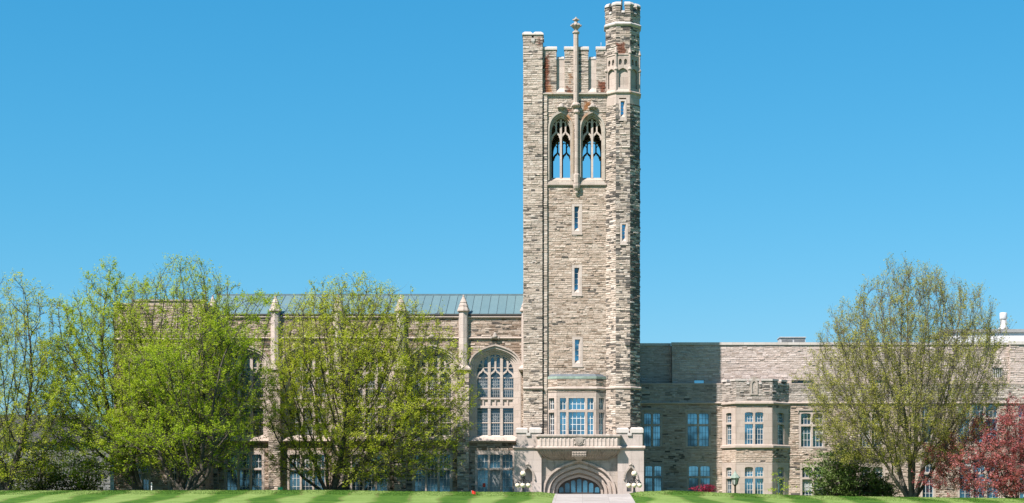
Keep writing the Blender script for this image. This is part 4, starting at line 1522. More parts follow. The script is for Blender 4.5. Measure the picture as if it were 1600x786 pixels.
# buttresses with pinnacles
for c in (822.2, 724.4, 626.6, 528.8, 430.8, 333.0):
    bx = X(c, LY)
    k = LK
    bb = MB()
    if c < 800:
        bb.box(bx - 9.4 * k, bx + 9.0 * k, LY - 0.62, LY + 0.01, BASE, Z(580, LY))
    if c < 800:
        bb.ashlar(front(LY - .62), bx - 9.4 * k, bx + 9.0 * k, BASE, Z(580.5, LY), RNG, prot=.04)
    but = bb.build('buttress', ('library_stone', 'tower_blocks'), lib) if c < 800 else lib
    u = MB()
    wd = 9.6 * k
    u.loft([([(bx - wd, LY - .63), (bx + wd, LY - .63), (bx + wd, LY - .01), (bx - wd, LY - .01)], Z(581, LY)),
            ([(bx - wd - .14, LY - .80), (bx + wd + .14, LY - .80), (bx + wd + .14, LY - .01), (bx - wd - .14, LY - .01)], Z(578.5, LY)),
            ([(bx - wd - .14, LY - .80), (bx + wd + .14, LY - .80), (bx + wd + .14, LY - .01), (bx - wd - .14, LY - .01)], Z(576.5, LY)),
            ([(bx - wd + .14, LY - .55), (bx + wd - .14, LY - .55), (bx + wd - .14, LY - .01), (bx - wd + .14, LY - .01)], Z(571.5, LY))])
    pc = (bx, LY - 0.12)
    ap = 6.9 * k
    u.prism(octo(*pc, ap, math.pi / 8), Z(575, LY), Z(486.5, LY))
    sh_ = u.build('shaft', 'limestone_clean', but)
    v = MB()
    v.loft([(octo(*pc, ap, math.pi / 8), Z(488.5, LY)), (octo(*pc, ap + .14, math.pi / 8), Z(487, LY)), (octo(*pc, ap + .14, math.pi / 8), Z(485.2, LY)), (octo(*pc, ap - .02, math.pi / 8), Z(479, LY)),
            (octo(*pc, ap + .02, math.pi / 8), Z(478.6, LY)), (octo(*pc, ap - .13, math.pi / 8), Z(473.4, LY)), (octo(*pc, ap - .09, math.pi / 8), Z(473, LY)), (octo(*pc, ap - .26, math.pi / 8), Z(467, LY)),
            (octo(*pc, 0.07, math.pi / 8), Z(463.6, LY)), (octo(*pc, 0.10, math.pi / 8), Z(462.4, LY)), (octo(*pc, 0.03, math.pi / 8), Z(461, LY))])
    v.build('pinnacle', 'limestone', but)


def library_window(c):
    cx = X(c, LY)
    k = LK
    kw = dict(k1=0.62, kx=0.58, kz=0.86, n=12)
    fr = MB()
    ring = [(40.2, 578, 541.2, -0.03, 0.3), (37.4, 578, 544.4, 0.17, 0.5), (34.2, 578, 547.4, 0.34, 0.65), (31.2, 578.5, 550.0, 0.50, 0.8)]
    for i, (hp, sp, ap, y0, y1) in enumerate(ring):
        nx = ring[i + 1] if i < 3 else (28.4, 579, 552.6)
        nx = (nx[0] - (0.05), nx[1], nx[2] + 0.1)
        outer = arch_loop(cx, Z(687.9, LY), Z(sp, LY), hp * k, Z(ap, LY) - Z(sp, LY), **kw)
        inner = arch_loop(cx, Z(687.9, LY), Z(nx[1], LY), nx[0] * k, Z(nx[2], LY) - Z(nx[1], LY), **kw)
        strip(fr, outer, inner, LY + y0, LY + y1)
    hw = 28.4 * k
    # sill steps
    x0, x1 = cx - 39 * k, cx + 39 * k
    fr.add([(x0, LY - 0.10, Z(687, LY)), (x1, LY - 0.10, Z(687, LY)), (x0, LY + 0.66, Z(679.5, LY)), (x1, LY + 0.66, Z(679.5, LY)), (x0, LY + 0.66, Z(690, LY)), (x1, LY + 0.66, Z(690, LY)), (x0, LY - .10, Z(690, LY)), (x1, LY - .10, Z(690, LY))],
           [(0, 1, 3, 2), (6, 7, 1, 0), (6, 0, 2, 4), (7, 5, 3, 1), (6, 4, 5, 7), (2, 3, 5, 4)])
    o = fr.build('arched_window', 'limestone_clean', lib)
    hd = MB()
    hd.ribbon(arch(cx, Z(578, LY), 41.6 * k, Z(539.2, LY) - Z(578, LY), **kw), 0.15, LY - 0.17, LY + 0.02)
    for q in (-1, 1):
        hd.box(cx + q * 41.6 * k - .13, cx + q * 41.6 * k + .13, LY - .2, LY + 0.01, Z(579.5, LY), Z(576.5, LY))
    hd.build('hood_mould', 'limestone', o)
    bo = MB()
    bo.ball((cx, LY - 0.22, Z(526.5, LY)), 0.26, 10, 0.9)
    bo.ball((cx - 0.34, LY - 0.2, Z(528.5, LY)), 0.15, 8); bo.ball((cx + 0.34, LY - 0.2, Z(528.5, LY)), 0.15, 8)
    bo.lathe(cx, LY - 0.2, [(0.14, Z(524.5, LY)), (0.16, Z(522, LY)), (0.05, Z(519.5, LY))], 8)
    bo.build('carved_boss', 'limestone_dirty_or_shaded', o)
    # tracery
    tr = MB()
    y0, y1 = LY + 0.56, LY + 0.78
    ap_line = arch(cx, Z(579, LY), hw, Z(552.6, LY) - Z(579, LY), **kw)

    def ztop(u):
        for (p, q) in zip(ap_line[:-1], ap_line[1:]):
            if p[0] <= u <= q[0]:
                return p[1] + (q[1] - p[1]) * (u - p[0]) / max(1e-6, q[0] - p[0])
        return Z(579, LY)
    for q in (-1, 1):
        mx = cx + q * 9.6 * k
        tr.box(mx - 0.13, mx + 0.13, y0 - 0.05, y1, Z(680.5, LY), ztop(mx) + .03)
    lw_ = 19.0 * k
    for i in (-1, 0, 1):
        lc = cx + i * 19.2 * k
        lh = lw_ / 2 - 0.02
        og = [(lc - lh, Z(589.5, LY)), (lc - lh * .95, Z(585.5, LY)), (lc - lh * .68, Z(582.5, LY)), (lc - lh * .3, Z(580.2, LY)), (lc, Z(576.5, LY))]
        tr.ribbon(og + [(2 * lc - p[0], p[1]) for p in og[-2::-1]], 0.17, y0, y1)
        # panel bar above the light
        if i == 0 or True:
            tr.box(lc - .09, lc + .09, y0 + .02, y1 - .02, Z(577, LY), ztop(lc) + .03)
        for q in (-1, 1):
            tr.box(lc + q * lh * 1.0 - (0.36 if q > 0 else 0), lc + q * lh * 1.0 + (0 if q > 0 else 0.36), y0 + .05, y1 - .05, Z(590.6, LY), Z(588.9, LY))
            uu = lc + q * lh * 0.5
            zz = ztop(uu)
            zt = min(Z(556, LY) , zz - 0.1)
            tr.ribbon([(uu - lh * .42, zt - .42), (uu - lh * .3, zt - .15), (uu, zt), (uu + lh * .3, zt - .15), (uu + lh * .42, zt - .42)], 0.11, y0 + .04, y1 - .04)
            tr.box(uu - lh * .45, uu + lh * .45, y0 + .05, y1 - .05, Z(574.5, LY), Z(573.3, LY))
    # band of small panels between the tiers
    tr.box(cx - hw, cx + hw, y0 - .06, y1, Z(623.5, LY), Z(620.5, LY))
    tr.box(cx - hw, cx + hw, y0 - .08, y1, Z(637, LY), Z(633.4, LY))
    tr.box(cx - hw, cx + hw, y0 + .10, y1, Z(633.4, LY), Z(623.5, LY))
    for i in range(7):
        uu = cx - hw + (i) * 2 * hw / 6
        tr.box(uu - .07, uu + .07, y0 - .01, y1 - .01, Z(634, LY), Z(623, LY))
    tr.box(cx - hw, cx + hw, y0 + .06, y1 - .06, Z(607.6, LY), Z(606, LY))
    tr.box(cx - hw, cx + hw, y0 + .06, y1 - .06, Z(660.8, LY), Z(659.2, LY))
    tr.build('tracery', 'limestone_clean', o)
    pn = MB()
    pn.box(cx - hw - .05, cx + hw + .05, LY + 0.70, LY + 0.73, Z(681, LY), Z(551, LY))
    pn.build('pane', 'glass_lead', o)
    for (za, zb, zr, zc) in ((680, 646, range(641, 680, 5), 652), (620, 592, range(590, 619, 5), 600)):
        ld = MB()
        for i in (-1, 0, 1):
            lc = cx + i * 19.2 * k
            for t in range(-2, 3):
                ld.box(lc + t * 0.19 - .017, lc + t * .19 + .017, LY + 0.66, LY + 0.69, Z(za, LY), Z(zb, LY))
            for zz in zr:
                ld.box(lc - lw_ / 2 + .1, lc + lw_ / 2 - .1, LY + .664, LY + .688, Z(zz + .35, LY), Z(zz - .35, LY))
            dz = 3.6 * k
            zq = Z(zc, LY)
            ld.ribbon([(lc - .2, zq), (lc, zq + dz), (lc + .2, zq), (lc, zq - dz), (lc - .2, zq)], 0.05, LY + .655, LY + .685)
        ld.box(cx - hw, cx + hw, LY + .67, LY + .685, Z(zr[0] + .4, LY), Z(zr[0] - .4, LY))
        ld.build('leading', 'lead_bar', o)


for c in LBAYS:
    library_window(c)
    window(lib, lambda u, d, z: (u, LY + d, z), X(c - 31.5, LY), X(c + 31.5, LY), BASE + 0.85, Z(704, LY), 3, [Z(733, LY)], True, m=0.18, jamb=0.24, top=0.36, grid=(3, 4), topgrid=(3, 2), mat='limestone_clean', depth=0.26, pane='glass_hall', blinds=.12)

# pavilion at the far end
VY = -3.0
pav = thing('end_pavilion', 'square stone pavilion closing the far left end of the copper roofed hall', 'building', (X(250, VY), 3, 0))
vx0, vx1 = X(178, VY), X(321, VY)
pw = MB()
vh = []
VW = [(206, 236), (262, 296)]
VR = [(556, 612), (640, 690), (718, 768)]
for a, b in VW:
    for za, zb in VR:
        vh.append(rect(X(a, VY) + .02, X(b, VY) - .02, Z(zb, VY) + .02, Z(za, VY) - .02))
pw.plate(rect(vx0, vx1, BASE, Z(476, VY)), VY, VY + 0.6, vh)
pw.box(vx0, vx0 + .6, VY + .6, 12, BASE, Z(476, VY)); pw.box(vx1 - .6, vx1, VY + .6, 12, BASE, Z(476, VY)); pw.box(vx0 + .6, vx1 - .6, 11.4, 12, BASE, Z(476, VY))
pw.box(vx0 + .6, vx1 - .6, VY + 1.3, VY + 1.4, BASE, Z(490, VY))
# raised middle of the parapet
pw.box(X(208, VY), vx1 - 0.002, VY + 0.002, VY + 0.55, Z(476, VY), Z(470.5, VY))
pw.ashlar(front(VY), vx0, vx1, BASE, Z(476, VY), RNG, vh)
pw.build('wall', ('library_stone', 'library_blocks'), pav)
pr = MB()
pr.box(vx0 + .55, vx1 - .55, VY + .5, 11.6, Z(492, VY), Z(489, VY))
pr.build('roof', 'flat_roof', pav)
pc_ = MB()
pc_.box(X(206, VY), vx1 + .1, VY - .1, VY + .65, Z(470.5, VY), Z(468, VY))
pc_.box(vx0 - .1, X(206, VY) - .003, VY - .1, VY + .65, Z(476, VY), Z(473.6, VY))
pc_.box(vx1 - .65, vx1 + .1, VY + .66, 12, Z(476, VY), Z(473.6, VY))
pc_.build('coping', 'limestone', pav)
band(pav, vx0, vx1 + .001, VY, Z(528, VY), Z(532, VY), 0.2)
band(pav, vx0, vx1 + .001, VY, Z(697, VY), Z(701, VY), 0.2)
for a, b in VW:
    for za, zb in VR:
        window(pav, lambda u, d, z: (u, VY + d, z), X(a, VY), X(b, VY), Z(zb, VY), Z(za, VY), 2, [Z(za + (zb - za) * .42, VY)], True, grid=(2, 3), topgrid=(2, 2), pane='glass_hall')

# ------------------------------------------------------------------ wing on the right
WY = 8.5
WK = (D + WY) / F
wing = thing('classroom_wing', 'long stone wing right of the tower, its near end in tower shade', 'building', (X(1300, WY), 12, 0))
wx0, wx1 = X(985, WY), X(1700, WY)
Tw = lambda u, d, z: (u, WY + d, z)
WINS = []
for a, b in ((1003, 1035), (1071, 1111)):
    WINS += [(a, b, 641, 699, 2), (a + 2, b + 2, 723.5, 785, 2)]
WINS += [(1248, 1289, 641, 700, 2), (1250, 1291, 725, 787, 2), (1340, 1381, 641, 700, 2), (1342, 1383, 725, 787, 2), (1437, 1459, 627, 693, 1), (1438, 1462, 713, 787, 1),
         (1494, 1562, 627, 693, 3), (1496, 1564, 713, 787, 3), (1588, 1640, 627, 693, 2), (1590, 1642, 713, 787, 2)]
ww = MB()
wh = [rect(X(a, WY) + .02, X(b, WY) - .02, Z(zb, WY) + .02, Z(za, WY) - .02) for a, b, za, zb, n in WINS]
ww.plate(rect(wx0, wx1, BASE - .6, Z(601, WY)), WY, WY + .6, wh)
ww.box(wx0, wx1, WY + 16, WY + 16.6, BASE, Z(545, WY)); ww.box(wx1 - .6, wx1, WY + .6, WY + 16, BASE, Z(600, WY))
ww.box(wx0, wx1 - .6, WY + 1.2, WY + 1.3, BASE, Z(604, WY))
wkeep = [rect(X(a, WY), X(b, WY), Z(zb, WY), Z(za, WY)) for a, b, za, zb, n in WINS]
ww.ashlar(front(WY), X(1003, WY), wx1, Z(788, WY), Z(632, WY), RNG, wkeep)
ww.cur = 0
ww.build('wall', ('wing_stone', 'wing_blocks'), wing)
wpar = MB()
wpar.box(wx0, wx1, WY - .012, WY + .3, Z(628, WY), Z(601, WY) - .002)
wpar.ashlar(front(WY - .012), X(1003, WY), wx1, Z(628, WY), Z(601, WY), RNG)
wpar.build('parapet', ('tower_stone', 'grey_blocks'), wing)
for a, b, za, zb, n in WINS:
    sunny = a > 1200  # windows in tower shade: darker frames and bars put the shade into colour
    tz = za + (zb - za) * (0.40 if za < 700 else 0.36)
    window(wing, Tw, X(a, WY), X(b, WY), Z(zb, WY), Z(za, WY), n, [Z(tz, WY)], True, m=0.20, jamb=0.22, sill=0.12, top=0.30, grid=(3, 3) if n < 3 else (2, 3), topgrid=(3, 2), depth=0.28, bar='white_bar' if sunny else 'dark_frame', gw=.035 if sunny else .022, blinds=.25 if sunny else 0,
           mat='limestone' if sunny else 'limestone_dirty_or_shaded')
    if za < 700 and n < 3:
        hm = MB(Tw)
        hm.box(X(a - 1.5, WY), X(b + 1.5, WY), -.13, -.022, Z(za + .6, WY), Z(za - 1.4, WY))
        for q in (a - 1.5, b + 0.2):
            hm.box(X(q, WY), X(q + 1.3, WY), -.13, -.022, Z(za + 4, WY), Z(za + .61, WY))
        hm.build('label_mould', 'limestone', wing)
band(wing, wx0, wx1, WY, Z(627.5, WY), Z(632, WY), 0.2)
wc = MB()
wc.box(wx0, wx1, WY - .08, WY + .7, Z(601, WY), Z(598.8, WY))
wc.build('coping', 'limestone', wing)
# set back upper wall
UY = WY + 0.45
uw = MB()
lowl = [(1085, 1100), (1237, 1272), (1358, 1390)]
uh = [rect(X(a, UY), X(b, UY), Z(600.2, UY), Z(594, UY)) for a, b in lowl] + [rect(X(1551, UY), X(1567, UY), Z(612, UY) + 1.4, Z(575, UY))]
uw.plate(rect(X(1050, UY), X(1578, UY), Z(603, UY), Z(539, UY)), UY, UY + .5, uh)
uw.box(X(985, UY), X(1050, UY), UY + 0.9, UY + 1.4, Z(603, UY), Z(539, UY))
uw.box(X(1050, UY), X(1050, UY) + .5, UY + .5, UY + 1.4, Z(603, UY), Z(539, UY))
uw.box(X(1576.5, UY), X(1700, UY), UY - 0.42, UY + .6, Z(600.5, UY), Z(539, UY))
uw.box(X(1000, UY), X(1700, UY), WY + 15.4, WY + 15.9, Z(600, UY), Z(539, UY))
uw.box(X(1700, UY) - .5, X(1700, UY), UY + .6, WY + 15.4, Z(600, UY), Z(539, UY))
uw.ashlar(front(UY), X(1050, UY), X(1577, UY), Z(603, UY), Z(539, UY), RNG, uh, prot=.045)
uw.ashlar(front(UY + .9), X(1002, UY), X(1050, UY), Z(603, UY), Z(539, UY), RNG, prot=.045)
uw.ashlar(front(UY - .42), X(1576.5, UY), X(1660, UY), Z(600.5, UY), Z(539, UY), RNG, prot=.06)
up = uw.build('upper_wall', ('upper_stone', 'upper_blocks'), wing)
uc = MB()
uc.box(X(1049, UY), X(1576, UY), UY - .12, UY + .62, Z(539, UY), Z(535, UY))
uc.box(X(985, UY), X(1048.9, UY), UY + .78, UY + 1.5, Z(539, UY), Z(535, UY))
uc.box(X(1576.1, UY), X(1701, UY), UY - .56, UY + .72, Z(539, UY), Z(534, UY))
uc.build('coping', 'limestone_cap', up)
for a, b in lowl:
    q = MB()
    q.box(X(a, UY), X(b, UY), UY + .2, UY + .23, Z(600.2, UY), Z(594, UY))
    q.build('clerestory_pane', 'glass_day', up)
q = MB()
q.box(X(1551, UY), X(1567, UY), UY + .3, UY + .34, Z(612, UY), Z(575, UY))
lv = q.build('louvre', 'vent_slat', up)
q = MB()
for i in range(5):
    xx = X(1551 + 2 + i * 3.2, UY)
    q.box(xx - .04, xx + .04, UY + .1, UY + .28, Z(590, UY), Z(575, UY))
q.build('louvre_blade', 'vent_metal', lv)
ur = MB()
ur.box(X(1003, UY), X(1699, UY), UY + 1.41, WY + 15.4, Z(546, UY), Z(543, UY))
ur.build('roof', 'flat_roof', wing)

# rooftop plant
pent = thing('roof_penthouse', 'low white metal clad plant room on the flat roof at the right edge', 'plant room', (X(1560, 16), 18, Z(540, 16)))
q = MB()
q.box(X(1478, 14), X(1720, 14), 14, 21, Z(541, 14), Z(519.5, 14))
q.build('wall', 'white_metal', pent)
q = MB()
q.box(X(1475, 14), X(1723, 14), 13.8, 21.2, Z(519.5, 14), Z(514.5, 14))
q.build('fascia', 'vent_slat', pent)
vt = thing('roof_vent', 'wide louvred metal vent box on the right wing roof', 'vent', (X(1240, 11), 12, Z(540, 11)))
q = MB()
q.box(X(1219, 11), X(1258.5, 11), 11, 13.2, Z(543, 11), Z(527.5, 11))
vb = q.build('housing', 'vent_metal', vt)
for a, b in ((1221, 1238), (1240.5, 1257)):
    q = MB()
    for i in range(4):
        q.box(X(a, 11), X(b, 11), 10.95, 10.999, Z(534.6 - i * 1.7, 11), Z(534.0 - i * 1.7, 11))
    q.build('louvre', 'vent_slat', vt)
q = MB()
q.box(X(1218, 11), X(1259.5, 11), 10.88, 13.3, Z(527.6, 11), Z(526.4, 11))
q.build('lid', 'vent_metal', vt)
ex = thing('exhaust_stack', 'white round exhaust stack with drum cap above the right plant room', 'exhaust stack', (X(1571, 15), 16, Z(516, 15)))
q = MB()
q.lathe(X(1571.5, 15), 16, [(0.50, Z(517, 15)), (0.50, Z(511, 15)), (0.34, Z(509, 15)), (0.32, Z(499, 15)), (0.30, Z(497, 15))], 16)
q.build('pipe', 'stack_metal', ex)
q = MB()
q.lathe(X(1571.5, 15), 16, [(0.37, Z(497.5, 15)), (0.39, Z(496.5, 15)), (0.39, Z(488, 15)), (0.33, Z(486.8, 15))], 16)
q.build('cap', 'stack_metal', ex)
q = MB()
for i in range(4):
    a = i * math.pi / 2 + .6
    q.box(X(1571.5, 15) + .36 * math.cos(a) - .05, X(1571.5, 15) + .36 * math.cos(a) + .05, 16 + .36 * math.sin(a) - .05, 16 + .36 * math.sin(a) + .05, Z(505, 15), Z(497, 15))
q.build('bracket', 'vent_slat', ex)

# two storey bay window
BBY = WY - 1.75
bpl = [(X(1128, WY), WY + .05), (X(1150, BBY), BBY), (X(1206.5, BBY), BBY), (X(1233, WY), WY + .05)]


def gp(e):
    (a, b_), (c_, d_), (e_, f_), (g_, h_) = bpl
    return [(a - e, b_), (c_ - e * .45, d_ - e), (e_ + e * .45, f_ - e), (g_ + e, h_)]


bay = MB()
Zb = lambda p: Z(p, BBY)
bay.prism(bpl, BASE - .6, Zb(786)); bay.prism(bpl, Zb(722.5), Zb(697)); bay.prism(bpl, Zb(637), Zb(606))
bay.prism([(X(1140, WY), WY + .3), (X(1156, BBY), BBY + .8), (X(1200, BBY), BBY + .8), (X(1222, WY), WY + .3)], Zb(787), Zb(610))
FAC3 = []
for i in range(3):
    a, b_ = bpl[i], bpl[i + 1]
    T = facet(a[0], a[1], math.atan2(b_[1] - a[1], b_[0] - a[0]))
    L = math.hypot(b_[0] - a[0], b_[1] - a[1])
    bay.ashlar(T, 0, L, Zb(722.5), Zb(700.5), RNG)
    bay.ashlar(T, 0, L, Zb(637), Zb(631.5), RNG)
    bay.cur = 2
    bay.ashlar(T, 0, L, Zb(627.5), Zb(606), RNG, slot=2)
bo_ = bay.build('bay_window', ('wing_stone', 'wing_blocks', 'grey_blocks'), wing)
par_b = MB()
cop_b = MB()
L0 = math.hypot(bpl[1][0] - bpl[0][0], bpl[1][1] - bpl[0][1])
faces3 = []
for i in range(3):
    a, b_ = bpl[i], bpl[i + 1]
    faces3.append((facet(a[0], a[1], math.atan2(b_[1] - a[1], b_[0] - a[0])), math.hypot(b_[0] - a[0], b_[1] - a[1])))
for i, (T, L) in enumerate(faces3):
    par_b.T = T
    e = 0.0 if i == 1 else 0.02
    zl, zh = Zb(600.5), Zb(595)
    z0 = Zb(606)
    if i == 1:
        segs = [(0, .30 * L, zh), (.30 * L, .36 * L, zl), (.36 * L, .64 * L, zh), (.64 * L, .70 * L, zl), (.70 * L, L, zh)]
    elif i == 0:
        segs = [(.05, .38 * L, zh), (.38 * L, .62 * L, zl), (.62 * L, L - .02, zh)]
    else:
        segs = [(.02, .34 * L, zh), (.34 * L, .52 * L, zl), (.52 * L, .86 * L, zh), (.86 * L, L - .05, zl)]
    for a, b_, z1 in segs:
        par_b.box(a, b_, 0.001 + e, .38, z0 - .001, z1)
        par_b.ashlar(T, a, b_, z0, z1, RNG, prot=.045)
        par_b.T = T
        cop_b.T = T
        cop_b.box(a - .03, b_ + .03, -.08, .42, z1 + .001, z1 + .19)
    if i == 1:
        m_ = L / 2
        par_b.plate([(m_ - .52, zh + .131), (m_ + .52, zh + .131), (m_ + .3, zh + .30), (m_, zh + .46), (m_ - .3, zh + .30)], -.07, .40)
par_b.T = ident
pb_ = par_b.build('parapet', ('tower_stone', 'grey_blocks'), bo_)
cop_b.build('coping', 'limestone_cap', pb_)
nb = MB(faces3[1][0])
m_ = faces3[1][1] / 2
nb.plate([(m_ - .36, Zb(617))] + arch(m_, Zb(599), .36, Zb(591.5) - Zb(599), n=6) + [(m_ + .36, Zb(617))], -.10, -.001, [arch_loop(m_, Zb(615), Zb(601), .2, Zb(595.5) - Zb(601), n=6)])
nb.plate(arch_loop(m_, Zb(615.2), Zb(601), .21, Zb(595.3) - Zb(601), n=6), -.02, -.0005)
nb.build('niche_panel', 'limestone_dirty_or_shaded', bo_)
for z0, z1, pr_ in ((627, 632.5, .22), (694.5, 701, .2)):
    q = MB()
    q.loft([(gp(0.0), Zb(z1)), (gp(pr_), Zb(z1 - 1.6)), (gp(pr_), Zb(z0 + 1.6)), (gp(0.0), Zb(z0))])
    q.build('string_course', 'limestone', bo_)
for (za, zb, tz) in ((637, 696.6, 661), (722.6, 786, 746)):
    T, L = faces3[1]
    window(bo_, T, .02, L - .02, Zb(zb), Zb(za), 2, [Zb(tz)], True, m=.2, jamb=.84, sill=.16, top=.44, grid=(3, 4), topgrid=(3, 3), depth=.28)
    for i in (0, 2):
        T, L = faces3[i]
        window(bo_, T, .02, L - .02, Zb(zb), Zb(za) - .002, 1, [Zb(tz)], True, m=.2, jamb=L * .30, sill=.16, top=.46, grid=(3, 4), topgrid=(3, 3), depth=.26, proud=.018)

# far building behind the left trees
FY = 45.0
far = thing('distant_hall', 'low grey stone hall with dark pitched roof seen behind the leftmost trees', 'building', (X(40, FY), 50, 0))
q = MB()
q.box(X(-260, FY), X(172, FY), FY, FY + 14, BASE - 2, Z(690, FY))
q.build('wall', 'far_stone', far)
q = MB()
x0, x1 = X(-262, FY), X(176, FY)
e = Z(691, FY)
q.add([(x0, FY - .6, e), (x1, FY - .6, e), (x1, FY + 14.6, e), (x0, FY + 14.6, e), (x0 + 6, FY + 7, Z(648, FY + 7)), (x1 - 6, FY + 7, Z(648, FY + 7))], [(0, 1, 5, 4), (1, 2, 5), (2, 3, 4, 5), (3, 0, 4), (0, 3, 2, 1)])
q.build('roof', 'dark_roof', far)
for i in range(9):
    window(far, lambda u, d, z: (u, FY + d, z), X(-90 + i * 29, FY), X(-75 + i * 29, FY), Z(756, FY), Z(722, FY), 2, [], False, m=.15, jamb=.12, top=.12, depth=0.02, proud=.12, mat='far_stone', bar='dark_frame')

# ------------------------------------------------------------------ lamps and small things


def globe_lamp(px, y, label):
    x = X(px, y)
    z = gz(x, y)
    t = thing('globe_lamp', label, 'lamp post', (x, y, z), 'five globe lamps flanking the porch')
    zt, zl = Z(740, y), Z(758.2, y)
    q = MB()
    q.lathe(x, y, [(0.24, z - .1), (0.24, z + .15), (0.17, z + .25), (0.13, z + .5), (0.10, z + .6), (0.085, Z(752, y)), (0.13, Z(751, y)), (0.10, Z(748.8, y)), (0.12, Z(747, y)), (0.2, Z(744.7, y)), (0.14, Z(743.9, y))], 12)
    q.build('post', 'black_iron', t)
    g = MB(); g.ball((x, y, zt), 0.255, 18)
    g.build('globe', 'globe_glass', t)
    for i in range(4):
        a = math.pi / 2 * i + (0.0)
        ca, sa = math.cos(a), math.sin(a)
        r = 0.48
        ar = MB()
        ar.tube([(x + .06 * ca, y + .06 * sa, Z(750.5, y)), (x + .2 * ca, y + .2 * sa, Z(752, y)), (x + .36 * ca, y + .36 * sa, Z(750.2, y)), (x + r * ca, y + r * sa, Z(750.8, y)), (x + r * ca, y + r * sa, Z(753.4, y))], 0.04, 6)
        ar.tube([(x + .08 * ca, y + .08 * sa, Z(746, y)), (x + .18 * ca, y + .18 * sa, Z(749, y)), (x + .3 * ca, y + .3 * sa, Z(750.8, y))], 0.03, 5)
        ar.lathe(x + r * ca, y + r * sa, [(0.18, zl + .16), (0.17, zl + .22), (0.10, zl + .30), (0.05, zl + .36)], 10)
        arm = ar.build('arm', 'black_iron', t)
        g = MB(); g.ball((x + r * ca, y + r * sa, zl), 0.235, 16)
        g.build('globe', 'globe_glass', arm)
    return t


globe_lamp(817.3, -6.5, 'black lamp post with five cream globes before the left porch niche')
globe_lamp(991.0, -6.5, 'black lamp post with five cream globes before the right porch niche')

ly = 2.0
x = X(1148.6, ly); z = gz(x, ly)
t = thing('lantern_post', 'old lantern lamp with green copper hood in front of the bay window', 'lantern', (x, ly, z))
q = MB(); q.lathe(x, ly, [(0.16, z - .2), (0.14, z + .2), (0.09, z + .3), (0.075, Z(760, ly)), (0.14, Z(758.5, ly)), (0.2, Z(757, ly))], 10)
q.build('post', 'black_iron', t)
q = MB(); q.lathe(x, ly, [(0.22, Z(757, ly)), (0.38, Z(746.5, ly))], 8, False)
lg = q.build('lantern', 'lantern_glass', t)
q = MB()
for i in range(8):
    a = 2 * math.pi * i / 8
    q.tube([(x + .225 * math.cos(a), ly + .225 * math.sin(a), Z(757.2, ly)), (x + .385 * math.cos(a), ly + .385 * math.sin(a), Z(746.4, ly))], 0.022, 4)
q.build('lantern_frame', 'black_iron', lg)
q = MB(); q.lathe(x, ly, [(0.48, Z(747, ly)), (0.44, Z(745.2, ly)), (0.2, Z(740.6, ly)), (0.12, Z(739, ly)), (0.12, Z(738.4, ly)), (0.04, Z(736.8, ly)), (0.03, Z(735, ly))], 8, False)
q.build('hood', 'verdigris', t)


def marker(px, y, zoff, w, h, label, mat):
    x = X(px, y); z = gz(x, y)
    t = thing('marker_flag', label, 'marker flag', (x, y, z))
    q = MB(); q.tube([(x, y, z - .05), (x, y, z + zoff + h)], 0.012, 5)
    q.build('wire', 'wire', t)
    q = MB()
    n = 5
    pts = [(x + w * i / n, y + .03 * math.sin(i * 1.5), z + zoff - .02 * i) for i in range(n + 1)] + [(x + w * i / n, y + .03 * math.sin(i * 1.5 + .3), z + zoff + h - .025 * i) for i in range(n + 1)]
    q.add(pts, [(i, i + 1, n + 2 + i, n + 1 + i) for i in range(n)])
    q.build('flag', mat, t)


marker(736.5, -30.5, 0.10, 0.32, 0.24, 'small red utility flag stuck in the lawn left of the path', 'red_plastic')
x = X(756.3, LY + .2)
pm = MB(); pm.box(x - .13, x + .13, LY + .168, LY + .178, Z(761, LY), Z(755, LY))
tag(pm.build('window_notice', 'paper_red'), 'small red paper notice taped in the ground floor window beside the porch', 'notice')
x, y = X(438, -14), -14
q = MB(); zz = gz(x, y)
q.prism([(x - .22, y - .2), (x + .22, y - .2), (x + .22, y + .2), (x - .22, y + .2)], zz - .1, Z(761.6, y), 0.86)
gb = q.build('utility_box', 'green_plastic')
tag(gb, 'small bright green utility box on the lawn between the two bushy left trees', 'utility box')
q = MB(); q.box(x - .23, x + .23, y - .21, y + .21, Z(761.5, y) + .001, Z(760.9, y))
q.build('lid', 'green_plastic', gb)
x, y = X(237, -15), -15
q = MB(); zz = gz(x, y)
q.tube([(x, y, zz - .2), (x, y, Z(755, y))], 0.05, 6)
q.lathe(x, y, [(0.06, Z(755.2, y)), (0.06, Z(754.6, y)), (0.01, Z(754, y))], 6)
tag(q.build('marker_post', 'white_metal'), 'thin white marker post at the foot of the tall bright green tree', 'post')

# short grass blades along the brow of the lawn, where it stands against the buildings
rg = np.random.default_rng(8)
n = 60000
gx = rg.uniform(-52, 42, n); gy = CREST_Y - rg.uniform(-2, 9, n)
ok = (gx < PX0 - .05) | (gx > PX1 + .05)
gx, gy = gx[ok], gy[ok]
n = len(gx)
gzz = ground_z(gx, gy)
aa = rg.uniform(0, 2 * math.pi, n); hh = rg.uniform(.02, .05, n); ww_ = rg.uniform(.012, .03, n)
lean = rg.normal(0, .03, (n, 2))
ca, sa = np.cos(aa) * ww_, np.sin(aa) * ww_
gV = np.stack([np.stack([gx - ca, gy - sa, gzz - .01], 1), np.stack([gx + ca, gy + sa, gzz - .01], 1),
               np.stack([gx + ca * .3 + lean[:, 0], gy + sa * .3 + lean[:, 1], gzz + hh], 1), np.stack([gx - ca * .3 + lean[:, 0], gy - sa * .3 + lean[:, 1], gzz + hh], 1)], 1).reshape(-1, 3)
GRASS = (gV, np.arange(n * 4).reshape(-1, 4))

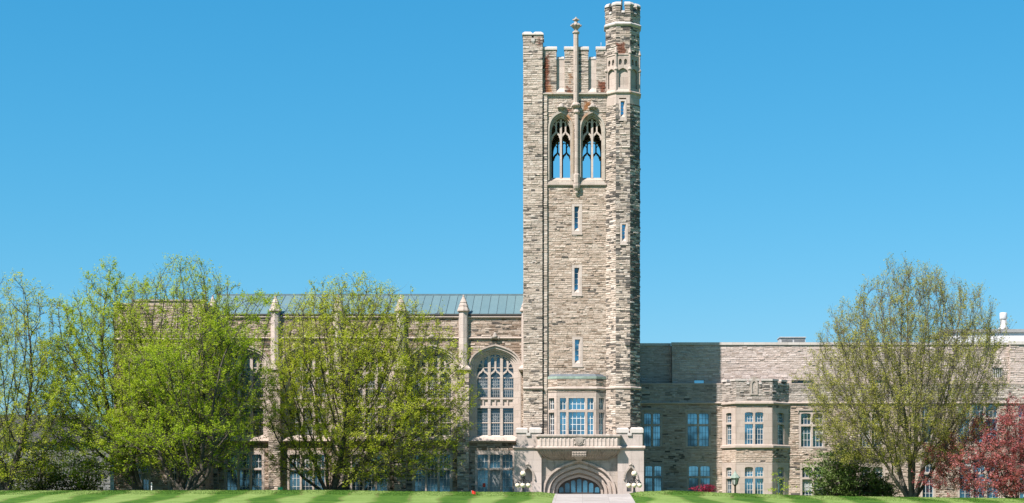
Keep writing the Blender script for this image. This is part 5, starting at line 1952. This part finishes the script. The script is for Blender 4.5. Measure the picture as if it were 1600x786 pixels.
# ------------------------------------------------------------------ trees
leaf_mat('leaf_lime', [(0.27, 0.34, 0.022), (0.40, 0.46, 0.036), (0.50, 0.54, 0.07), (0.58, 0.57, 0.13)], 0.5)
leaf_mat('leaf_fresh', [(0.23, 0.33, 0.016), (0.35, 0.45, 0.028), (0.46, 0.54, 0.05), (0.54, 0.58, 0.10)], 0.5)
leaf_mat('leaf_bright', [(0.17, 0.26, 0.014), (0.29, 0.40, 0.022), (0.39, 0.49, 0.036), (0.49, 0.55, 0.075)], 0.5)
leaf_mat('leaf_olive', [(0.24, 0.25, 0.045), (0.36, 0.36, 0.075), (0.46, 0.45, 0.11), (0.52, 0.50, 0.17)], 0.5)
leaf_mat('leaf_purple', [(0.20, 0.045, 0.055), (0.38, 0.10, 0.11), (0.52, 0.18, 0.18), (0.60, 0.30, 0.28)], 0.4)
leaf_mat('leaf_magenta', [(0.13, 0.010, 0.03), (0.26, 0.02, 0.055), (0.38, 0.05, 0.10)], 0.35)
leaf_mat('leaf_conifer', [(0.06, 0.11, 0.028), (0.125, 0.185, 0.048), (0.21, 0.27, 0.09)], 0.2)
leaf_mat('leaf_shrub', [(0.08, 0.12, 0.02), (0.14, 0.19, 0.03), (0.23, 0.28, 0.05)], 0.4)


def bark(name, col, lich):
    k = NT(name)
    nz = k.noise(k.pos(), 3.0, 5, 0.7)
    mp = k.n('Mapping'); mp.inputs['Scale'].default_value = (9, 9, 1.5); k.l(k.pos(), mp.inputs['Vector'])
    fu = k.noise(mp.outputs[0], 1.5, 4, 0.6)
    c = k.ramp(fu, [(0.3, tuple(q * 0.5 for q in col)), (0.65, col)])
    c = k.mix(k.smooth(nz, 0.5, 0.7), c, lich)
    k.l(c, k.b.inputs['Base Color'])
    k.b.inputs['Roughness'].default_value = 0.95
    bp = k.n('Bump'); bp.inputs['Strength'].default_value = 0.7; bp.inputs['Distance'].default_value = 0.05
    k.l(fu, bp.inputs['Height']); k.l(bp.outputs[0], k.b.inputs['Normal'])


bark('bark_dark', (0.075, 0.062, 0.050), (0.12, 0.11, 0.085))
bark('bark_grey', (0.16, 0.135, 0.11), (0.20, 0.18, 0.14))
bark('bark_twig', (0.13, 0.105, 0.075), (0.17, 0.14, 0.09))


def skeleton(rng, base, stems, attract, step=0.45, kill=0.8, reach=9.0, keep=0.55, up=0.12, iters=160, jit=0.10, cap=14000):
    """branches that grow towards scattered points (space colonisation)"""
    P, par = [np.array(base, float)], [-1]
    for (dx, dy, dz, n) in stems:
        last = 0
        d = np.array((dx, dy, dz), float); d /= np.linalg.norm(d)
        for i in range(n):
            P.append(P[last] + step * d); par.append(last); last = len(P) - 1
            d = d + np.array((0, 0, 0.05)) + rng.normal(0, 0.05, 3); d /= np.linalg.norm(d)
    P = [p for p in P]
    A = np.array(attract)
    best = np.full(len(A), 1e9); bi = np.zeros(len(A), int)

    def update(idx):
        Q = np.array([P[i] for i in idx])
        d2 = ((A[:, None, :] - Q[None]) ** 2).sum(2)
        j = d2.argmin(1); m = d2[np.arange(len(A)), j]
        b = m < best
        best[b] = m[b]; bi[b] = np.array(idx)[j[b]]
    update(list(range(len(P))))
    nchild = [0] * len(P)
    for q in par:
        if q >= 0:
            nchild[q] += 1
    for it in range(iters):
        live = (best > kill * kill) & (best < reach * reach)
        if not live.any() or len(P) > cap:
            break
        act = {}
        dv = A[live] - np.array([P[i] for i in bi[live]])
        dv /= np.linalg.norm(dv, axis=1)[:, None] + 1e-9
        own = bi[live]
        uq, inv = np.unique(own, return_inverse=True)
        S = np.zeros((len(uq), 3)); np.add.at(S, inv, dv)
        new = []
        for k, n in enumerate(uq):
            if nchild[n] >= 4:
                continue
            d = S[k] / (np.linalg.norm(S[k]) + 1e-9)
            pd = P[n] - P[par[n]] if par[n] >= 0 else np.array((0, 0, step))
            pd = pd / (np.linalg.norm(pd) + 1e-9)
            d = d + keep * pd + np.array((0, 0, up)) + rng.normal(0, jit, 3)
            d /= np.linalg.norm(d)
            P.append(P[n] + step * d); par.append(int(n)); nchild.append(0); nchild[n] += 1
            new.append(len(P) - 1)
        if not new:
            break
        before = best.copy()
        update(new)
        # points nobody gets nearer to are dropped
        stale = live & (best >= before - 1e-9)
        drop = stale & (rng.random(len(A)) < 0.03)
        best[drop] = 0.0
    P = np.array(P); par = np.array(par)
    return P, par


def radii(P, par, tip, expo, trunk):
    n = len(P)
    a = np.zeros(n)
    kids = np.zeros(n, int)
    for i in range(n - 1, 0, -1):
        if kids[i] == 0:
            a[i] = tip ** expo
        a[par[i]] += a[i]; kids[par[i]] += 1
    r = a ** (1 / expo)
    k = trunk / r[0]
    # scale so the foot has the wanted radius while twigs keep theirs
    w = np.log(np.maximum(r / tip, 1.0)) / max(1e-6, math.log(r[0] / tip))
    return r * (k ** w), kids


def segs_mesh(name, p0, p1, r0, r1, mat, parent, split=((0.09, 8), (0.03, 5), (0, 3))):
    V, Fq, base = [], [], 0
    lo = 1e9
    for rmin, ns in split:
        m = (r0 >= rmin) & (r0 < lo)
        lo = rmin
        if not m.any():
            continue
        a, b, ra, rb = p0[m], p1[m], r0[m], r1[m]
        d = b - a
        L = np.linalg.norm(d, axis=1)[:, None] + 1e-9
        d = d / L
        b = b + d * np.minimum(0.25 * rb[:, None], 0.05)
        ref = np.where(np.abs(d[:, 2:3]) > 0.9, np.array([[1.0, 0, 0]]), np.array([[0, 0, 1.0]]))
        s = np.cross(d, ref); s /= np.linalg.norm(s, axis=1)[:, None] + 1e-9
        t = np.cross(d, s)
        k = len(a)
        ang = np.arange(ns) * 2 * math.pi / ns
        ring = s[:, None] * np.cos(ang)[None, :, None] + t[:, None] * np.sin(ang)[None, :, None]
        va = a[:, None] + ring * ra[:, None, None]
        vb = b[:, None] + ring * rb[:, None, None]
        V.append(np.concatenate([va, vb], 1).reshape(-1, 3))
        o = base + np.arange(k)[:, None] * (2 * ns)
        i = np.arange(ns)[None]
        j = (i + 1) % ns
        Fq.append(np.stack([o + i, o + j, o + ns + j, o + ns + i], -1).reshape(-1, 4))
        base += k * 2 * ns
    V = np.concatenate(V); Fq = np.concatenate(Fq)
    return quads(name, V, Fq, mat, parent, True)


def quads(name, V, Fq, mat, parent, smooth=False):
    me = bpy.data.meshes.new(name)
    me.vertices.add(len(V)); me.vertices.foreach_set('co', V.astype(np.float32).ravel())
    me.loops.add(len(Fq) * 4); me.loops.foreach_set('vertex_index', Fq.astype(np.int32).ravel())
    me.polygons.add(len(Fq)); me.polygons.foreach_set('loop_start', np.arange(0, len(Fq) * 4, 4, dtype=np.int32))
    me.update(calc_edges=True)
    if smooth:
        me.polygons.foreach_set('use_smooth', [True] * len(Fq))
    me.validate()
    return link(name, me, mat, parent)


def leaves(name, rng, C, size, mat, parent, flat=0.9, elong=1.5):
    n = len(C)
    nrm = rng.normal(0, 1, (n, 3)); nrm[:, 2] = np.abs(nrm[:, 2]) + flat
    nrm /= np.linalg.norm(nrm, axis=1)[:, None]
    ref = rng.normal(0, 1, (n, 3))
    s = np.cross(nrm, ref); s /= np.linalg.norm(s, axis=1)[:, None] + 1e-9
    t = np.cross(nrm, s)
    sz = (size * rng.uniform(0.6, 1.35, n))[:, None]
    V = np.stack([C - t * sz * elong * .5, C + s * sz * .5 + nrm * sz * .12, C + t * sz * elong * .5, C - s * sz * .5 + nrm * sz * .12], 1).reshape(-1, 3)
    Fq = np.arange(n * 4).reshape(-1, 4)
    return quads(name, V, Fq, mat, parent)


def crown_points(rng, n, prof, cx, cy, z0, h, shell=0.55, sq=1.0, lumpy=1.0):
    """points in a crown whose radius over height is the profile; more of them near the outside"""
    hs = np.array([p[0] for p in prof]); rs = np.array([p[1] for p in prof]); ox = np.array([p[2] if len(p) > 2 else 0.0 for p in prof])
    out = []
    rmax = rs.max()
    ph = rng.uniform(0, 6.28, 8)
    while len(out) < n:
        t = rng.random()
        r = np.interp(t, hs, rs)
        if rng.random() > (r / rmax) ** 1.5 + 0.03:
            continue
        q = rng.random() ** shell
        a = rng.uniform(0, 2 * math.pi)
        lump = 1 + lumpy * (0.10 * math.sin(3 * a + ph[0] + 5 * t) + 0.09 * math.sin(5 * a + ph[1] - 9 * t) + 0.08 * math.sin(19 * t + ph[2] + 2 * a))
        out.append((cx + np.interp(t, hs, ox) + r * q * lump * math.cos(a), cy + sq * r * q * lump * math.sin(a), z0 + h * t))
    return np.array(out)


def clumped(rng, A, nc, s, frac):
    """gather part of the points into flat clumps so that the crown keeps gaps"""
    c = A[rng.choice(len(A), nc, replace=False)]
    m = rng.random(len(A)) < frac
    j = rng.integers(0, nc, len(A))
    B = c[j] + rng.normal(0, 1, (len(A), 3)) * np.array((s, s, s * .38))
    return np.where(m[:, None], B, A)


def make_tree(name, label, cat, seed, px, y, top_px, prof_px, base_z=None, n=1500, stems=((0, 0, 1, 6),), trunk=0.3, tip=0.0145, expo=2.1, step=0.42, kill=0.58, up=0.12, keep=0.55,
              twigs=2.2, twl=(0.5, 1.1), twr=0.007, leaf=0.13, per=6, leafmat='leaf_lime', barkmat='bark_dark', twup=0.4, dens=None, spread=0.10, crown_lo=None, group=None, shell=0.55, cap=14000, sq=0.85, twmin=0.06, lumpy=1.0, clumps=70, cs=.7, cfrac=.65, wid=1.0):
    """prof_px: list of (photo row, half width px, centre px) of the crown"""
    rng = np.random.default_rng(seed)
    k = (D + y) / F
    bx = X(px, y)
    bz = gz(bx, y) if base_z is None else base_z
    rows = sorted(prof_px, key=lambda p: -p[0])
    zl, zt = Z(rows[0][0], y), Z(rows[-1][0], y)
    prof = [((Z(r[0], y) - zl) / (zt - zl), r[1] * k * wid, (r[2] - px) * k) for r in rows]
    A = crown_points(rng, n, prof, bx, y, zl, zt - zl, shell, sq, lumpy)
    A = clumped(rng, A, clumps, cs, cfrac)
    P, par = skeleton(rng, (bx, y, bz - .15), stems, A, step, kill, keep=keep, up=up, cap=cap)
    r, kids = radii(P, par, tip, expo, trunk)
    t = thing(name, label, cat, (bx, y, bz), group)
    i = np.arange(1, len(P))
    r0 = np.minimum(r[par[i]], r[i] * 1.25 + 0.004)
    # flare of the foot
    foot = np.clip(1 - (P[:, 2] - bz) / 0.9, 0, 1)
    r1 = r * (1 + 0.45 * foot ** 2)
    r0 = r0 * (1 + 0.45 * foot[par[i]] ** 2)
    segs_mesh('trunk', P[par[i]], P[i], r0, r1[i], barkmat, t)
    # fine twigs
    thin = np.where((r < twmin) & (np.arange(len(P)) > 3))[0]
    m = int(len(thin) * twigs)
    o = rng.choice(thin, m)
    pd = P[o] - P[np.maximum(par[o], 0)]
    pd /= np.linalg.norm(pd, axis=1)[:, None] + 1e-9
    d = pd * 0.7 + rng.normal(0, 0.55, (m, 3)) + np.array((0, 0, twup))
    d /= np.linalg.norm(d, axis=1)[:, None]
    L = rng.uniform(twl[0], twl[1], m)[:, None]
    s0 = P[o] - (P[o] - P[np.maximum(par[o], 0)]) * rng.random((m, 1))
    mid = s0 + d * L * 0.5
    d2 = d + rng.normal(0, 0.25, (m, 3)) + np.array((0, 0, twup * 0.4))
    d2 /= np.linalg.norm(d2, axis=1)[:, None]
    end = mid + d2 * L * 0.5
    a = np.concatenate([s0, mid]); b = np.concatenate([mid, end])
    ra = np.concatenate([np.full(m, twr), np.full(m, twr * .75)]); rb = np.concatenate([np.full(m, twr * .75), np.full(m, twr * .4)])
    segs_mesh('twigs', a, b, ra, rb, 'bark_twig' if barkmat != 'bark_grey' else 'bark_grey', t, ((0, 3),))
    # leaves in clusters along the twigs
    h = (end[:, 2] - zl) / (zt - zl)
    cnt = np.full(m, float(per) * 2.0)
    if dens is not None:
        cnt *= np.interp(h, [q[0] for q in dens], [q[1] for q in dens])
    lump = 0.5 + 0.5 * np.sin(end[:, 0] * 1.3 + 1.7 * np.sin(end[:, 2] * 0.9 + seed)) * np.sin(end[:, 2] * 1.1 + end[:, 1] * 1.2 + seed)
    cnt *= (0.35 + 1.3 * lump) * np.where(rng.random(m) < 0.45, 2.0, 0.18)
    cnt = rng.poisson(cnt)
    idx = np.repeat(np.arange(m), cnt)
    f = np.sqrt(rng.uniform(0.15, 1.1, len(idx)))[:, None]
    C = np.where(f < 0.5, s0[idx] + (mid[idx] - s0[idx]) * f * 2, mid[idx] + (end[idx] - mid[idx]) * (f * 2 - 1)) + rng.normal(0, spread, (len(idx), 3))
    C[:, 2] = np.maximum(C[:, 2], bz + .1)
    leaves('crown', rng, C, leaf, leafmat, t)
    import sys; print('tree', label[:30], len(P), m, len(C), P[:,2].max()-bz, file=sys.stderr)
    return t


make_tree('linden_tree', 'sparse pale green tree cut off by the left edge of the photo', 'tree', 3, 8, -13, 432,
          [(748, 80, 10), (690, 112, 8), (620, 116, 5), (550, 102, 5), (500, 84, 8), (460, 50, 16), (430, 14, 20)], n=5500, kill=.55, cfrac=.4, clumps=80, lumpy=.6, shell=.42, stems=((.1, 0, 1, 6), (-.4, .2, 1, 7), (.45, -.1, 1, 7)), trunk=.42,
          leafmat='leaf_lime', per=4.4, leaf=.085, dens=[(0, 1.0), (.3, 1.1), (1, .7)], wid=.94)
make_tree('linden_tree', 'yellow green tree with its trunk leaning left, second from the left edge', 'tree', 17, 225, -11, 420,
          [(748, 60, 160), (680, 100, 160), (620, 112, 155), (550, 98, 158), (490, 76, 163), (450, 48, 168), (418, 14, 170)], n=6500, kill=.54, cfrac=.42, clumps=90, lumpy=.6, shell=.42, stems=((-.75, 0, 1, 10), (-1.1, .3, .9, 8), (-.35, -.2, 1, 8)), trunk=.42,
          leafmat='leaf_fresh', per=6.5, leaf=.088, dens=[(0, .7), (.3, 1.0), (1, 1.0)], wid=.94)
make_tree('linden_tree', 'tallest of the left trees with thin upright top branches before the pavilion', 'tree', 29, 277, -13, 402,
          [(735, 70, 280), (660, 105, 280), (590, 115, 282), (520, 100, 285), (460, 80, 288), (425, 52, 290), (400, 15, 292)], n=6500, kill=.54, cfrac=.42, clumps=90, lumpy=.6, shell=.42, stems=((.1, 0, 1, 7), (-.35, .2, 1, 8), (.45, -.2, 1, 8), (.2, .4, 1, 8)), trunk=.42,
          leafmat='leaf_fresh', per=4.6, leaf=.088, dens=[(0, .7), (.35, 1.1), (.6, 1.05), (.75, .85), (1, .75)], wid=.94)
make_tree('maple_tree', 'bushy vivid bright green tree in front of the tall left tree', 'tree', 37, 290, -17, 450,
          [(752, 80, 290), (700, 125, 285), (640, 140, 285), (590, 132, 290), (545, 100, 315), (500, 48, 370), (455, 20, 394)], n=2800, kill=.58, stems=((.3, 0, 1, 4), (-.8, .2, 1, 5), (1.0, -.2, .8, 6), (.6, .4, 1, 6)), trunk=.34,
          leafmat='leaf_bright', per=6, leaf=.09, dens=[(0, .45), (.25, .8), (.6, 1.0), (1, 1.1)], wid=.94, lumpy=1.6, clumps=55, cs=.9, cfrac=.88)
make_tree('linden_tree', 'broad yellow green many stemmed tree in front of the arched hall windows', 'tree', 43, 515, -8, 428,
          [(752, 120, 545), (690, 166, 570), (630, 168, 570), (570, 158, 562), (520, 138, 556), (485, 108, 552), (455, 68, 552), (426, 18, 540)], n=11500, sq=.55, kill=.53, shell=.42,
          stems=((0, 0, 1, 6), (-.6, .1, 1, 8), (.55, -.2, 1, 9), (1.2, .2, .8, 9), (-.25, .4, 1, 8), (.25, .3, 1, 9), (-1.0, -.2, .8, 8)), trunk=.5,
          leafmat='leaf_lime', per=5.8, leaf=.088, dens=[(0, .6), (.25, .95), (.5, 1.1), (.8, .8), (1, .6)], wid=.96, lumpy=.7, clumps=130, cs=.85, cfrac=.5)
make_tree('elm_tree', 'vase shaped tree with thin upright branches and sparse olive buds, right of the bay window', 'tree', 59, 1424, -12, 415,
          [(735, 95, 1410), (680, 145, 1408), (620, 168, 1416), (560, 170, 1422), (510, 146, 1424), (470, 110, 1424), (440, 70, 1422), (413, 18, 1416)], n=8400,
          stems=((0, 0, 1, 4), (-.45, .2, 1, 9), (.4, -.2, 1, 9), (-.15, -.3, 1, 9), (.2, .3, 1, 9), (.75, .1, 1, 8), (-.8, -.1, 1, 8)), trunk=.46, up=.34, keep=.9, tip=.0095,
          leafmat='leaf_olive', barkmat='bark_grey', per=3.0, leaf=.078, twigs=3.0, twl=(.5, 1.2), twup=.9, twr=.009, clumps=160, cs=.6, cfrac=.25, lumpy=.6, shell=.42, dens=[(0, 2.0), (.4, 1.1), (1, .9)], wid=.92)
make_tree('purple_maple', 'purple red leaved tree at the right edge of the photo', 'tree', 61, 1592, -15, 640,
          [(774, 75, 1575), (745, 130, 1575), (710, 118, 1588), (680, 98, 1600), (655, 66, 1604), (636, 22, 1604)], n=4200, stems=((.0, 0, 1, 2), (-1.2, .2, .6, 7), (1.0, .1, .8, 5), (-.4, -.3, 1, 5), (-1.0, -.4, .9, 6)), trunk=.22, step=.35, kill=.5, up=.03,
          leafmat='leaf_purple', barkmat='bark_grey', per=6.5, leaf=.09, twup=.1, lumpy=1.5)


def shrub(name, label, cat, seed, px, y, prof_px, count, leaf, mat, stems=7, clump=0.28, twmat='bark_dark', group=None, elong=1.5, sq=1.0, per=45, lumpy=1.0):
    rng = np.random.default_rng(seed)
    k = (D + y) / F
    bx = X(px, y); bz = gz(bx, y)
    rows = sorted(prof_px, key=lambda p: -p[0])
    zl, zt = bz, Z(rows[-1][0], y)
    prof = [(max(0, (Z(r[0], y) - zl) / (zt - zl)), r[1] * k, (r[2] - px) * k) for r in rows]
    nc = max(12, count // per)
    A = crown_points(rng, nc, prof, bx, y, zl, zt - zl, .5, sq, lumpy)
    t = thing(name, label, cat, (bx, y, bz), group)
    root = np.stack([bx + rng.normal(0, .12, nc), y + rng.normal(0, .12, nc), np.full(nc, bz - .05)], 1)
    mid = root * .45 + A * .55 + rng.normal(0, .06, (nc, 3)); mid[:, 2] -= .1
    segs_mesh('stem', np.concatenate([root, mid]), np.concatenate([mid, A]), np.full(nc * 2, .022), np.full(nc * 2, .01), twmat, t, ((0, 4),))
    idx = rng.integers(0, nc, count)
    C = A[idx] + rng.normal(0, clump, (count, 3)) * np.array((1.3, 1.3, .5))
    C[:, 2] = np.maximum(C[:, 2], bz + .03)
    leaves('foliage', rng, C, leaf, mat, t, elong=elong)
    return t


shrub('juniper_shrub', 'dark evergreen shrub under the left side of the vase shaped tree', 'shrub', 71, 1318, -9.0, [(776, 46, 1318), (750, 54, 1318), (725, 44, 1316), (700, 26, 1320), (682, 6, 1322)], 11000, .10, 'leaf_conifer', clump=.27, elong=3.0, per=30, lumpy=2.2)
shrub('juniper_shrub', 'low dark evergreen shrub at the foot of the vase shaped tree', 'shrub', 72, 1374, -8.0, [(778, 34, 1374), (765, 40, 1372), (748, 26, 1372), (738, 6, 1368)], 4500, .10, 'leaf_conifer', clump=.25, elong=3.0, per=30, lumpy=2.2)
shrub('red_shrub', 'low crimson leaved shrub against the shaded wing wall', 'shrub', 73, 1098, -3.0, [(772, 18, 1098), (766, 19, 1098), (760, 13, 1100), (755.5, 3, 1102)], 3000, .085, 'leaf_magenta', clump=.13)
shrub('sapling', 'small light green sapling beside the bay window', 'sapling', 74, 1217, 1.0, [(774, 10, 1217), (762, 15, 1217), (750, 12, 1216), (738, 4, 1214)], 420, .10, 'leaf_bright', clump=.2)
shrub('green_shrub', 'dull green shrub under the leftmost tree', 'shrub', 75, 60, -5.0, [(768, 46, 60), (740, 44, 60), (712, 26, 62), (700, 8, 62)], 6500, .13, 'leaf_shrub', clump=.35)
shrub('green_shrub', 'olive shrub between the leftmost tree and the leaning tree', 'shrub', 76, 128, -4.0, [(768, 34, 128), (742, 34, 128), (722, 20, 126), (712, 6, 126)], 4500, .13, 'leaf_shrub', clump=.35)
shrub('green_shrub', 'shaded shrub partly cut off at the left edge behind the trunk', 'shrub', 77, -20, -4.0, [(768, 50, -20), (735, 48, -20), (700, 30, -18), (685, 8, -18)], 6500, .13, 'leaf_shrub', clump=.35)

go = quads('grass', GRASS[0], GRASS[1], 'lawn', None)
go['kind'] = 'stuff'
tag(go, 'short mown grass blades along the brow of the striped lawn', 'grass')

# one common step down of every surface tone, set against the exposure (glass keeps its own)
for m in MATS.values():
    if m.name.startswith('glass'):
        continue
    tr = m.node_tree
    for nd in [q for q in tr.nodes if q.type in ('BSDF_PRINCIPLED', 'BSDF_TRANSLUCENT')]:
        s = nd.inputs['Base Color'] if nd.type == 'BSDF_PRINCIPLED' else nd.inputs['Color']
        if s.is_linked:
            src = s.links[0].from_socket
            mx = tr.nodes.new('ShaderNodeMix')
            mx.data_type = 'RGBA'
            mx.blend_type = 'MULTIPLY'
            mx.inputs[0].default_value = 1.0
            mx.inputs[7].default_value = (0.84, 0.84, 0.84, 1)
            tr.links.new(src, mx.inputs[6])
            tr.links.new(mx.outputs[2], s)
